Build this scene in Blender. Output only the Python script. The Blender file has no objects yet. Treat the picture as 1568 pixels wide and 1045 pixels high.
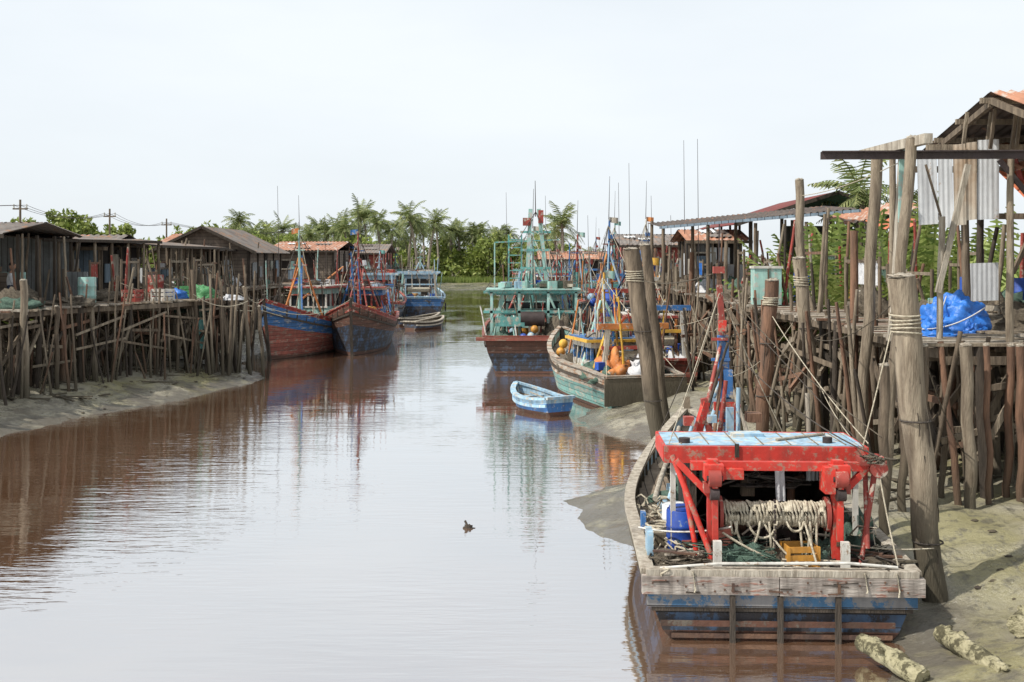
import bpy, math, random
import numpy as np
from mathutils import Vector, Matrix, noise
R = random.Random(11)
sc = bpy.context.scene
V = Vector
# ---------------- survey helpers (photogrammetry of the site, metres) ------------
F, CX, HY, H = 1750.0, 784.0, 395.0, 4.3
def X(px, d): return (px-CX)*d/F
def Z(py, d): return H-(py-HY)*d/F

# ---------------- materials ------------------------------------------------------
MATS = {}
def mat(name, c1, c2=None, scale=2.5, rough=.75, bump=.25, wear=None, amt=.45, wscale=5,
        stretch=(1, 1, 1), planks=None, metal=0.0, streak=.35, spec=.3, tide=0.0):
    if name in MATS: return MATS[name]
    m = bpy.data.materials.new(name); m.use_nodes = True
    nt = m.node_tree; N = nt.nodes; Lk = nt.links
    bs = N['Principled BSDF']
    tc = N.new('ShaderNodeTexCoord')
    mp = N.new('ShaderNodeMapping'); mp.inputs['Scale'].default_value = stretch
    Lk.new(tc.outputs['Object'], mp.inputs['Vector'])
    n1 = N.new('ShaderNodeTexNoise'); n1.inputs['Scale'].default_value = scale; n1.inputs['Detail'].default_value = 6
    n1.inputs['Roughness'].default_value = .65
    Lk.new(mp.outputs[0], n1.inputs['Vector'])
    def mixc(fac, a, b, mode='MIX'):
        x = N.new('ShaderNodeMix'); x.data_type = 'RGBA'; x.blend_type = mode
        if isinstance(fac, float): x.inputs[0].default_value = fac
        else: Lk.new(fac, x.inputs[0])
        for i, c in ((6, a), (7, b)):
            if isinstance(c, tuple): x.inputs[i].default_value = (*c[:3], 1)
            else: Lk.new(c, x.inputs[i])
        return x.outputs[2]
    def ramp(sock, lo, hi, a=0, b=1):
        r = N.new('ShaderNodeMapRange'); r.inputs[1].default_value = lo; r.inputs[2].default_value = hi
        r.inputs[3].default_value = a; r.inputs[4].default_value = b
        Lk.new(sock, r.inputs[0]); return r.outputs[0]
    if c2 is None: c2 = tuple(v*.62 for v in c1)
    col = mixc(ramp(n1.outputs['Fac'], .35, .65), c1, c2)
    if wear is not None:
        n2 = N.new('ShaderNodeTexNoise'); n2.inputs['Scale'].default_value = wscale; n2.inputs['Detail'].default_value = 8
        n2.inputs['Roughness'].default_value = .75
        Lk.new(mp.outputs[0], n2.inputs['Vector'])
        th = .66-.3*amt
        col = mixc(ramp(n2.outputs['Fac'], th, th+.05), col, wear)
    if streak > 0:
        mp2 = N.new('ShaderNodeMapping'); mp2.inputs['Scale'].default_value = (7, 7, .8)
        Lk.new(tc.outputs['Object'], mp2.inputs['Vector'])
        n3 = N.new('ShaderNodeTexNoise'); n3.inputs['Scale'].default_value = 1.5; n3.inputs['Detail'].default_value = 5
        Lk.new(mp2.outputs[0], n3.inputs['Vector'])
        col = mixc(ramp(n3.outputs['Fac'], .42, .7, 0, streak), col, (.06, .045, .035))
    if planks:
        ax, sp = planks
        sx = N.new('ShaderNodeSeparateXYZ'); Lk.new(tc.outputs['Object'], sx.inputs[0])
        d = N.new('ShaderNodeMath'); d.operation = 'DIVIDE'; d.inputs[1].default_value = sp
        Lk.new(sx.outputs[ax], d.inputs[0])
        fr = N.new('ShaderNodeMath'); fr.operation = 'FRACT'; Lk.new(d.outputs[0], fr.inputs[0])
        fl = N.new('ShaderNodeMath'); fl.operation = 'FLOOR'; Lk.new(d.outputs[0], fl.inputs[0])
        wn = N.new('ShaderNodeTexWhiteNoise'); wn.noise_dimensions = '1D'; Lk.new(fl.outputs[0], wn.inputs['W'])
        col = mixc(ramp(wn.outputs['Value'], 0, 1, 0, .5), col, tuple(v*.35 for v in c1))
        lt = N.new('ShaderNodeMath'); lt.operation = 'LESS_THAN'; lt.inputs[1].default_value = .08
        Lk.new(fr.outputs[0], lt.inputs[0])
        col = mixc(lt.outputs[0], col, (.015, .012, .01))
    if tide > 0:  # algae and mud below the high-tide line
        ge = N.new('ShaderNodeNewGeometry'); sz = N.new('ShaderNodeSeparateXYZ'); Lk.new(ge.outputs['Position'], sz.inputs[0])
        ad = N.new('ShaderNodeMath'); ad.operation = 'MULTIPLY_ADD'; ad.inputs[1].default_value = 1.6
        Lk.new(n1.outputs['Fac'], ad.inputs[0]); Lk.new(sz.outputs[2], ad.inputs[2])
        col = mixc(ramp(ad.outputs[0], 1.5, 2.5, tide, 0), col, (.055, .048, .032))
    Lk.new(col, bs.inputs['Base Color'])
    bs.inputs['Roughness'].default_value = rough; bs.inputs['Metallic'].default_value = metal
    bs.inputs['Specular IOR Level'].default_value = spec
    if bump > 0:
        n4 = N.new('ShaderNodeTexNoise'); n4.inputs['Scale'].default_value = scale*5; n4.inputs['Detail'].default_value = 6
        Lk.new(mp.outputs[0], n4.inputs['Vector'])
        bp = N.new('ShaderNodeBump'); bp.inputs['Strength'].default_value = bump; bp.inputs['Distance'].default_value = .04
        Lk.new(n4.outputs['Fac'], bp.inputs['Height']); Lk.new(bp.outputs[0], bs.inputs['Normal'])
    MATS[name] = m
    return m
GW = (.42, .37, .30)
wood = mat('weathered_wood', (.34, .28, .205), (.15, .115, .08), 3, .85, .6, stretch=(4, 4, .5), streak=.45, tide=.85)
woodl = mat('pale_wood', (.50, .45, .37), (.26, .22, .17), 3, .85, .5, stretch=(4, 4, .6), streak=.4)
woodd = mat('dark_wood', (.075, .058, .044), (.032, .026, .02), 3, .85, .5, stretch=(4, 4, .6), streak=.3)
woodm = mat('stilt_wood', (.22, .17, .12), (.08, .06, .042), 2, .85, .5, stretch=(4, 4, .6), streak=.4, tide=.75)
woodb = mat('red_brown_wood', (.24, .13, .08), (.11, .065, .045), 2, .85, .5, stretch=(4, 4, .6), streak=.4, tide=.7)
deckm = mat('deck_planks', (.34, .27, .20), (.17, .125, .09), 3, .85, .4, planks=(0, .16), streak=0)
deckp = mat('pier_planks', (.38, .33, .27), (.2, .165, .13), 3, .85, .4, streak=0)
red = mat('red_paint', (.60, .045, .03), (.43, .035, .025), 2, .55, .2, wear=(.34, .18, .13), amt=.4, wscale=7, streak=.35)
redd = mat('dull_red_paint', (.36, .06, .045), (.22, .045, .035), 2, .6, .2, wear=GW, amt=.4)
blue = mat('blue_paint', (.05, .17, .43), (.035, .12, .28), 2, .55, .15, wear=GW, amt=.38)
lblue = mat('light_blue_paint', (.36, .53, .65), (.24, .38, .5), 2, .65, .2, wear=(.5, .48, .42), amt=.45, streak=.45)
teal = mat('teal_paint', (.15, .38, .35), (.08, .25, .23), 2, .6, .15, wear=GW, amt=.42)
lteal = mat('pale_teal_paint', (.36, .57, .51), (.24, .41, .37), 2, .6, .15, wear=(.45, .43, .38), amt=.42)
white = mat('worn_white_paint', (.64, .62, .57), (.46, .44, .39), 2, .65, .15, wear=(.25, .17, .11), amt=.35)
yellow = mat('yellow_paint', (.70, .43, .06), (.5, .27, .04), 2, .6, .15, wear=(.3, .15, .06), amt=.3)
orange = mat('orange_paint', (.62, .24, .07), (.43, .14, .04), 2, .6, .15, wear=GW, amt=.35)
hullblue = mat('hull_blue_strake', (.07, .18, .33), (.04, .11, .2), 2, .7, .4, wear=(.28, .24, .2), amt=.68, wscale=3.5, planks=(2, .13))
hulldark = mat('hull_tar', (.055, .05, .055), (.03, .028, .03), 2, .7, .4, wear=(.06, .10, .17), amt=.55, wscale=2.5, planks=(2, .15))
hullgrey = mat('hull_grey_board', (.42, .375, .33), (.23, .19, .165), 2, .85, .6, wear=(.30, .15, .11), amt=.34, stretch=(.7, 4, 4), streak=.6)
hullrust = mat('hull_bottom', (.13, .055, .035), (.06, .035, .025), 2, .8, .5, wear=(.12, .1, .08), amt=.4)
hullbrown = mat('hull_brown', (.17, .08, .055), (.085, .047, .034), 2, .8, .5, wear=(.27, .23, .19), amt=.3, stretch=(.5, .5, 2), planks=(2, .17))
hullred = mat('hull_red_strake', (.34, .095, .065), (.2, .065, .05), 2, .7, .4, wear=(.28, .2, .15), amt=.45, stretch=(.5, .5, 2), planks=(2, .17))
hullwhite = mat('hull_cream_strake', (.56, .50, .42), (.38, .31, .24), 2, .7, .4, wear=(.34, .18, .10), amt=.5, stretch=(.5, .5, 2), planks=(2, .17))
hullteal = mat('hull_teal_strake', (.2, .40, .36), (.12, .27, .25), 2, .7, .4, wear=GW, amt=.5, stretch=(.5, .5, 2), planks=(2, .17))
hullcob = mat('hull_cobalt_strake', (.05, .17, .40), (.035, .11, .26), 2, .7, .4, wear=(.35, .33, .3), amt=.4, stretch=(.5, .5, 2), planks=(2, .17))
rope = mat('rope', (.60, .54, .42), (.34, .29, .21), 20, .9, .6, streak=0)
roped = mat('tarred_rope', (.10, .085, .07), (.05, .04, .035), 20, .9, .6, streak=0)
netg = mat('green_net', (.13, .20, .15), (.06, .10, .08), 14, .95, 1.0, streak=0)
netb = mat('brown_net', (.20, .165, .12), (.08, .065, .05), 14, .95, 1.0, streak=0)
black = mat('black_rubber', (.02, .02, .02), (.012, .012, .012), 5, .6, .2, streak=0)
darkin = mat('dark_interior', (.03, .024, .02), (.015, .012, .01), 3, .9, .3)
steel = mat('rusty_steel', (.16, .085, .05), (.06, .035, .028), 4, .7, .4)
steeld = mat('dark_steel', (.05, .035, .035), (.03, .022, .02), 4, .6, .3)
galv = mat('galvanised_iron', (.68, .69, .69), (.54, .55, .56), 1.5, .5, .1, wear=(.36, .25, .17), amt=.15, wscale=2, streak=.25, spec=.5)
roofgrey = mat('grey_roof_iron', (.21, .185, .165), (.12, .10, .088), 1.2, .8, .3, wear=(.26, .15, .09), amt=.38, wscale=1.5, streak=0)
roofdark = mat('dark_roof_iron', (.11, .085, .07), (.05, .04, .035), 1.2, .8, .3, wear=(.2, .1, .06), amt=.3, wscale=1.5, streak=0)  # dark brown roof iron with redder worn patches
roofrust = mat('rusty_roof_iron', (.42, .20, .12), (.28, .13, .08), 1.2, .8, .3, wear=(.42, .36, .31), amt=.42, wscale=1.5, streak=0)
roofgreen = mat('green_roof_iron', (.07, .15, .10), (.05, .10, .07), 1.2, .7, .3, wear=(.16, .1, .07), amt=.3, streak=0)
roofred = mat('maroon_roof_iron', (.20, .05, .045), (.12, .035, .03), 1.2, .7, .3, wear=(.12, .1, .09), amt=.3, streak=0)
wallgrey = mat('wall_grey_boards', (.27, .28, .28), (.16, .17, .17), 2, .85, .3, planks=(0, .2))
wallblue = mat('wall_blue_boards', (.22, .29, .35), (.14, .19, .24), 2, .85, .3, planks=(0, .2))
wallbrown = mat('wall_brown_boards', (.24, .19, .15), (.14, .11, .085), 2, .85, .3, planks=(2, .18))
tarpb = mat('blue_tarpaulin', (.03, .18, .60), (.02, .12, .42), 3, .45, .5, streak=0, spec=.5)
tarpg = mat('green_tarpaulin', (.10, .30, .12), (.05, .18, .07), 3, .5, .5, streak=0)
plblue = mat('blue_plastic', (.015, .08, .42), (.01, .05, .28), 3, .45, .05, wear=(.2, .25, .33), amt=.2, streak=.3, spec=.5)
plorange = mat('orange_plastic', (.62, .30, .05), (.45, .2, .03), 3, .5, .05, streak=.3, spec=.5)
cloth = mat('white_cloth', (.60, .60, .60), (.42, .42, .44), 5, .9, .5, streak=0)
glass = mat('dark_glass', (.02, .025, .03), (.015, .02, .02), 2, .15, 0, streak=0, spec=.6)
trunk = mat('palm_bark', (.34, .29, .24), (.2, .165, .13), 4, .9, .6, streak=.2)
skin = mat('skin', (.36, .2, .13), (.32, .17, .11), 4, .6, .05, streak=0)
hair = mat('black_hair', (.015, .012, .01), (.01, .008, .008), 8, .7, .2, streak=0)
shorts = mat('navy_shorts', (.04, .05, .09), (.03, .035, .06), 8, .9, .2, streak=0)

def leafmat(name, c1, c2, c3):
    m = bpy.data.materials.new(name); m.use_nodes = True
    nt = m.node_tree; N = nt.nodes; Lk = nt.links; bs = N['Principled BSDF']
    g = N.new('ShaderNodeNewGeometry')
    r = N.new('ShaderNodeValToRGB')
    r.color_ramp.elements[0].color = (*c1, 1); r.color_ramp.elements[1].color = (*c3, 1)
    e = r.color_ramp.elements.new(.5); e.color = (*c2, 1)
    Lk.new(g.outputs['Random Per Island'], r.inputs[0])
    n = N.new('ShaderNodeTexNoise'); n.inputs['Scale'].default_value = .5
    tc = N.new('ShaderNodeTexCoord'); Lk.new(tc.outputs['Object'], n.inputs['Vector'])
    mx = N.new('ShaderNodeMix'); mx.data_type = 'RGBA'; mx.blend_type = 'MULTIPLY'
    mr = N.new('ShaderNodeMapRange'); mr.inputs[1].default_value = .35; mr.inputs[2].default_value = .65
    mr.inputs[3].default_value = .0; mr.inputs[4].default_value = .5
    Lk.new(n.outputs['Fac'], mr.inputs[0]); Lk.new(mr.outputs[0], mx.inputs[0])
    Lk.new(r.outputs[0], mx.inputs[6]); mx.inputs[7].default_value = (.4, .45, .3, 1)
    Lk.new(mx.outputs[2], bs.inputs['Base Color']); bs.inputs['Roughness'].default_value = .6
    tr = N.new('ShaderNodeBsdfTranslucent'); Lk.new(mx.outputs[2], tr.inputs[0])
    ms = N.new('ShaderNodeMixShader'); ms.inputs[0].default_value = .35
    Lk.new(bs.outputs[0], ms.inputs[1]); Lk.new(tr.outputs[0], ms.inputs[2])
    Lk.new(ms.outputs[0], N['Material Output'].inputs[0])
    return m
leafA = leafmat('leaf_green', (.12, .17, .035), (.26, .32, .07), (.40, .43, .13))
leafP = leafmat('palm_frond', (.10, .13, .045), (.20, .25, .08), (.37, .37, .16))
leafN = leafmat('nipa_frond', (.11, .17, .035), (.24, .31, .07), (.38, .43, .14))

# ---------------- mesh builder ---------------------------------------------------
class B:
    def __init__(s): s.v = []; s.f = []; s.m = []; s.sm = []; s.mats = []
    def mi(s, m):
        if m not in s.mats: s.mats.append(m)
        return s.mats.index(m)
    def add(s, vs, fs, m, smooth=False):
        o = len(s.v); s.v += [tuple(p) for p in vs]; k = s.mi(m)
        for f in fs: s.f.append(tuple(i+o for i in f)); s.m.append(k); s.sm.append(smooth)
    def quad(s, pts, m): s.add(pts, [tuple(range(len(pts)))], m)
    def beam(s, a, b, w, h, m, roll=0):
        a = V(a); b = V(b); d = (b-a).normalized()
        up = V((0, 0, 1)) if abs(d.z) < .98 else V((0, 1, 0))
        x = d.cross(up).normalized(); y = x.cross(d).normalized()
        if roll: q = Matrix.Rotation(roll, 3, d); x = q @ x; y = q @ y
        vs = []
        for p in (a, b):
            for i, j in ((-1, -1), (1, -1), (1, 1), (-1, 1)): vs.append(p+x*(i*w/2)+y*(j*h/2))
        s.add(vs, [(0, 1, 2, 3), (7, 6, 5, 4), (0, 4, 5, 1), (1, 5, 6, 2), (2, 6, 7, 3), (3, 7, 4, 0)], m)
    def box(s, c, sz, m, rz=0, rx=0, ry=0):
        M = Matrix.Rotation(rz, 3, 'Z') @ Matrix.Rotation(rx, 3, 'X') @ Matrix.Rotation(ry, 3, 'Y')
        c = V(c); vs = []
        for k in (-1, 1):
            for i, j in ((-1, -1), (1, -1), (1, 1), (-1, 1)): vs.append(c+M @ V((i*sz[0]/2, j*sz[1]/2, k*sz[2]/2)))
        s.add(vs, [(3, 2, 1, 0), (4, 5, 6, 7), (0, 1, 5, 4), (1, 2, 6, 5), (2, 3, 7, 6), (3, 0, 4, 7)], m)
    def tube(s, path, r, m, n=6, r2=None, cap=True):
        path = [V(p) for p in path]; K = len(path); vs = []; fs = []
        for i, p in enumerate(path):
            d = (path[min(i+1, K-1)]-path[max(i-1, 0)])
            if d.length < 1e-6: d = V((0, 0, 1))
            d.normalize()
            up = V((0, 0, 1)) if abs(d.z) < .9 else V((0, 1, 0))
            x = d.cross(up).normalized(); y = x.cross(d)
            rr = r if r2 is None else r+(r2-r)*i/(K-1)
            for k in range(n):
                a = 2*math.pi*k/n; vs.append(p+x*(rr*math.cos(a))+y*(rr*math.sin(a)))
        for i in range(K-1):
            for k in range(n):
                a = i*n+k; b = i*n+(k+1) % n; fs.append((a, b, b+n, a+n))
        s.add(vs, fs, m, True)
        if cap:
            s.add(vs[:n], [tuple(range(n))], m); s.add(vs[-n:], [tuple(range(n))], m)
    def pole(s, a, b, r1, r2, m, n=7, wob=.02):
        a = V(a); b = V(b); L = (b-a).length; K = 5
        path = [a.lerp(b, i/K)+V((R.uniform(-1, 1), R.uniform(-1, 1), 0))*(wob*L*.25 if 0 < i < K else 0) for i in range(K+1)]
        s.tube(path, r1, m, n, r2)
    def rope(s, a, b, sag, r=.012, m=None, n=4, K=10):
        a = V(a); b = V(b)
        s.tube([a.lerp(b, i/K)-V((0, 0, sag*4*(i/K)*(1-i/K))) for i in range(K+1)], r, m or rope, n, cap=False)
    def disc(s, a, b, r, m, n=14): s.tube([a, b], r, m, n)
    def lump(s, c, rad, m, amp=.25, sc=3, nu=14, nv=8, half=True, seed=0):
        vs = []; fs = []
        for j in range(nv+1):
            ph = (j/nv)*(math.pi/2 if half else math.pi)
            for i in range(nu):
                th = 2*math.pi*i/nu
                p = V((math.sin(ph)*math.cos(th), math.sin(ph)*math.sin(th), math.cos(ph)))
                q = p*sc+V((seed, seed*.7, 0))
                k = 1+amp*(noise.noise(q)*1.6+noise.noise(q*2.7)*.8)
                vs.append((c[0]+p.x*rad[0]*k, c[1]+p.y*rad[1]*k, c[2]+p.z*rad[2]*k))
        for j in range(nv):
            for i in range(nu):
                a = j*nu+i; b = j*nu+(i+1) % nu; fs.append((a, b, b+nu, a+nu))
        s.add(vs, fs, m, True)
    def coil(s, c, r, turns, m, rr=.018, h=.12):
        pts = []; K = int(turns*12)
        for i in range(K):
            a = i*2*math.pi/12; q = r*(1+R.uniform(-.15, .15))
            pts.append((c[0]+q*math.cos(a), c[1]+q*math.sin(a), c[2]+h*i/K+R.uniform(0, .02)))
        s.tube(pts, rr, m, 4, cap=False)
    def tangle(s, c, rad, m, n=5, rr=.016):
        for _ in range(n):
            pts = []; p = V((R.uniform(-1, 1), R.uniform(-1, 1), R.uniform(0, 1)))
            for i in range(14):
                p = p*.85+V((R.uniform(-.7, .7), R.uniform(-.7, .7), R.uniform(-.35, .45)))
                p.z = max(0, min(1, p.z))
                pts.append((c[0]+p.x*rad[0], c[1]+p.y*rad[1], c[2]+p.z*rad[2]))
            s.tube(pts, rr, m, 4, cap=False)
    def barrel(s, c, r, h, m):
        pr = [(0, .96), (.03, 1), (.3, 1), (.32, 1.05), (.35, 1), (.65, 1), (.67, 1.05), (.7, 1), (.97, 1), (1, .96)]
        n = 18; vs = []; fs = []
        for t, k in pr:
            for i in range(n): a = 2*math.pi*i/n; vs.append((c[0]+r*k*math.cos(a), c[1]+r*k*math.sin(a), c[2]+h*t))
        for j in range(len(pr)-1):
            for i in range(n): a = j*n+i; b = j*n+(i+1) % n; fs.append((a, b, b+n, a+n))
        s.add(vs, fs, m, True)
        s.add([(c[0]+r*.97*math.cos(2*math.pi*i/n), c[1]+r*.97*math.sin(2*math.pi*i/n), c[2]+h*.985) for i in range(n)], [tuple(range(n))], m)
    def crate(s, c, sz, m, rz=0):
        w, d, h = sz
        M = Matrix.Rotation(rz, 3, 'Z')
        def bx(o, q): s.box(V(c)+M @ V(o), q, m, rz)
        bx((0, 0, .012), (w, d, .02))
        for sx in (-1, 1):
            for k in range(3): bx((sx*(w/2-.01), 0, h*(.2+.34*k)), (.02, d-.045, h*.24))
            for k in range(3): bx((0, sx*(d/2-.01), h*(.2+.34*k)), (w-.045, .02, h*.24))
        for sx in (-1, 1):
            for sy in (-1, 1): bx((sx*(w/2-.005), sy*(d/2-.005), h/2), (.035, .035, h))
    def corr(s, o, u, v, m, pitch=.2, amp=.03):
        o = V(o); u = V(u); v = V(v); nrm = u.cross(v).normalized(); n = max(4, int(u.length/pitch*4))
        vs = []; fs = []
        for i in range(n+1):
            t = i/n; k = nrm*(amp*math.sin(t*u.length/pitch*2*math.pi))
            vs.append(o+u*t+k); vs.append(o+u*t+v+k)
        for i in range(n): fs.append((2*i, 2*i+2, 2*i+3, 2*i+1))
        s.add(vs, fs, m, True)
    def obj(s, name, parent=None, recentre=None):
        me = bpy.data.meshes.new(name)
        vs = np.array(s.v, dtype=float)
        loc = V((0, 0, 0))
        if recentre is None: recentre = parent is None
        if recentre:
            lo = vs.min(0); hi = vs.max(0); loc = V(((lo[0]+hi[0])/2, (lo[1]+hi[1])/2, lo[2])); vs = vs-np.array(loc)
        me.from_pydata([tuple(p) for p in vs], [], s.f)
        for m in s.mats: me.materials.append(m)
        me.polygons.foreach_set('material_index', s.m); me.polygons.foreach_set('use_smooth', s.sm)
        me.update()
        ob = bpy.data.objects.new(name, me); sc.collection.objects.link(ob); ob.location = loc
        if parent: ob.parent = parent
        return ob
def empty(name, loc=(0, 0, 0), rz=0):
    e = bpy.data.objects.new(name, None); e.empty_display_size = .5
    e.location = loc; e.rotation_euler = (0, 0, rz); sc.collection.objects.link(e); return e

# ---------------- terrain ---------------------------------------------------------
LS = [(-60, -20), (0, -15), (20, -13.2), (27.9, -12.4), (31, -11.4), (35, -9.9), (39, -8.9), (41, -9.0), (43.5, -9.8), (47, -11.2), (56, -11.6), (62, -9.8), (68, -7.4), (79, -6.6), (116, -7.2), (168, -9.6), (182, -8), (400, -8)]
RS = [(-60, 5), (8, 3.3), (11.6, 3.75), (12.6, 4.3), (14, 3.6), (15.6, 2.3), (17, 1.55), (18.5, 1.05), (20.2, .95), (21.6, 1.9), (23, 3.2), (25, 3.6), (27, 3.0), (28.7, 1.9), (31, 1.8), (34, 2.8), (42, 4), (60, 4), (80, 2.5), (120, -.8), (168, -4.2), (182, -6), (400, -6)]
def interp(T, y):
    if y <= T[0][0]: return T[0][1]
    for (a, p), (b, q) in zip(T, T[1:]):
        if y <= b: return p+(q-p)*(y-a)/(b-a)
    return T[-1][1]
def ground(x, y, fine=True):
    xl = interp(LS, y); xr = interp(RS, y)
    n1 = noise.noise(V((x*.5, y*.5, 0)))*.9
    if x < xl+1e-9: s = xl-x
    elif x > xr: s = x-xr
    else: s = -min(x-xl, xr-x)
    if y > 150: s = max(s, (y-150)*.12)
    s += n1*.45*min(1, max(0, 12-abs(s))/12)
    if s > 0: z = 1.25*(1-math.exp(-s/5.5))+.02*min(s, 3)
    else: z = max(-.7, s*.16)
    if fine:
        p = V((x, y, 0))
        a = min(1, max(0, s+1.0)/2.5)
        z += a*(.09*noise.noise(p*1.1)+.06*noise.noise(p*3.1)+.04*abs(noise.noise(p*7)))
        z -= a*.10*max(0, .25-abs(noise.noise(V((x*.35, y*.9, 3)))))*2
    if abs(x) > 40 or y > 230: z = max(z, 1.2)
    return z
def axis(segs):
    out = []
    for a, b, st in segs:
        n = max(1, int(round((b-a)/st))); out += [a+(b-a)*i/n for i in range(n)]
    return out+[segs[-1][1]]
xs = axis([(-3000, -400, 650), (-400, -60, 40), (-60, -22, 2.5), (-22, -6, .28), (-6, 0.2, 1.2), (.2, 11, .14), (11, 40, 1.2), (40, 400, 40), (400, 3000, 650)])
ys = axis([(-200, -10, 20), (-10, 9, 1.5), (9, 24, .14), (24, 50, .28), (50, 90, .8), (90, 200, 3), (200, 600, 40), (600, 6000, 900)])
vs = [(x, y, ground(x, y)) for y in ys for x in xs]
nx = len(xs)
fs = [(j*nx+i, j*nx+i+1, (j+1)*nx+i+1, (j+1)*nx+i) for j in range(len(ys)-1) for i in range(nx-1)]
me = bpy.data.meshes.new('mud_ground'); me.from_pydata(vs, [], fs); me.polygons.foreach_set('use_smooth', [True]*len(fs))
g = bpy.data.objects.new('mud_ground', me); sc.collection.objects.link(g)
m = bpy.data.materials.new('mud'); m.use_nodes = True; nt = m.node_tree; N = nt.nodes; Lk = nt.links; bs = N['Principled BSDF']
geo = N.new('ShaderNodeNewGeometry'); sx = N.new('ShaderNodeSeparateXYZ'); Lk.new(geo.outputs['Position'], sx.inputs[0])
def NZ(scale, det=6, st=(1, 1, 1), rough=.6):
    mp = N.new('ShaderNodeMapping'); mp.inputs['Scale'].default_value = st; Lk.new(geo.outputs['Position'], mp.inputs['Vector'])
    n = N.new('ShaderNodeTexNoise'); n.inputs['Scale'].default_value = scale; n.inputs['Detail'].default_value = det
    n.inputs['Roughness'].default_value = rough; Lk.new(mp.outputs[0], n.inputs['Vector']); return n.outputs['Fac']
def MR(s, a, b, c=0, d=1):
    r = N.new('ShaderNodeMapRange'); Lk.new(s, r.inputs[0])
    for i, v in enumerate((a, b, c, d)): r.inputs[i+1].default_value = v
    return r.outputs[0]
def MX(f, a, b):
    x = N.new('ShaderNodeMix'); x.data_type = 'RGBA'; Lk.new(f, x.inputs[0])
    for i, c in ((6, a), (7, b)):
        if isinstance(c, tuple): x.inputs[i].default_value = (*c, 1)
        else: Lk.new(c, x.inputs[i])
    return x.outputs[2]
c = MX(MR(NZ(.8), .35, .65), (.33, .30, .225), (.20, .18, .135))
c = MX(MR(NZ(.35), .48, .6, 0, .9), c, (.24, .215, .105))
c = MX(MR(NZ(5, 9, (1, 1, 1), .75), .5, .6, 0, .85), c, (.10, .09, .065))
ad = N.new('ShaderNodeMath'); ad.operation = 'ADD'; Lk.new(sx.outputs[2], ad.inputs[0])
Lk.new(MR(NZ(1.3), .3, .7, -.35, .35), ad.inputs[1])
c = MX(MR(ad.outputs[0], .03, .30, 1, 0), c, (.13, .115, .09))
c = MX(MR(sx.outputs[2], 1.25, 1.45), c, (.10, .12, .05))
Lk.new(c, bs.inputs['Base Color'])
Lk.new(MR(ad.outputs[0], .0, .75, .07, .5), bs.inputs['Roughness'])
bs.inputs['Specular IOR Level'].default_value = .8
bp = N.new('ShaderNodeBump'); bp.inputs['Strength'].default_value = .8; bp.inputs['Distance'].default_value = .09
Lk.new(NZ(4, 10, (1, 1, 1), .7), bp.inputs['Height']); Lk.new(bp.outputs[0], bs.inputs['Normal'])
me.materials.append(m)

# ---------------- water -------------------------------------------------------------
b = B(); m = bpy.data.materials.new('muddy_water'); m.use_nodes = True; nt = m.node_tree; N = nt.nodes; Lk = nt.links
N.remove(N['Principled BSDF'])
geo = N.new('ShaderNodeNewGeometry')
df = N.new('ShaderNodeBsdfDiffuse'); gl = N.new('ShaderNodeBsdfGlossy'); gl.inputs['Roughness'].default_value = .0
gl.inputs['Color'].default_value = (.93, .975, 1, 1)
cc = MX(MR(NZ(.25), .35, .65), (.17, .088, .048), (.22, .12, .068))
Lk.new(cc, df.inputs[0])
fr = N.new('ShaderNodeFresnel'); fr.inputs['IOR'].default_value = 1.34
pw = N.new('ShaderNodeMath'); pw.operation = 'POWER'; pw.inputs[1].default_value = .55; Lk.new(fr.outputs[0], pw.inputs[0])
fac = MR(pw.outputs[0], 0, 1, .55, 1.0)
ms = N.new('ShaderNodeMixShader'); Lk.new(fac, ms.inputs[0]); Lk.new(df.outputs[0], ms.inputs[1]); Lk.new(gl.outputs[0], ms.inputs[2])
Lk.new(ms.outputs[0], N['Material Output'].inputs[0])
b1 = N.new('ShaderNodeBump'); b1.inputs['Distance'].default_value = .014
# ripples come in patches: breeze-ruffled streaks between glassy areas
Lk.new(MR(NZ(.22, 3, (1, .6, 1)), .40, .62, .12, .85), b1.inputs['Strength'])
Lk.new(NZ(3.4, 3, (.4, 1.9, 1), .5), b1.inputs['Height'])
b2 = N.new('ShaderNodeBump'); b2.inputs['Strength'].default_value = .4; b2.inputs['Distance'].default_value = .02
Lk.new(NZ(.8, 2, (.5, 1.6, 1), .5), b2.inputs['Height']); Lk.new(b1.outputs[0], b2.inputs['Normal'])
for q in (df, gl, fr): Lk.new(b2.outputs[0], q.inputs['Normal'])
b.quad([(-60, -60, 0), (60, -60, 0), (60, 200, 0), (-60, 200, 0)], m)
b.obj('river_water', recentre=False)

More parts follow.
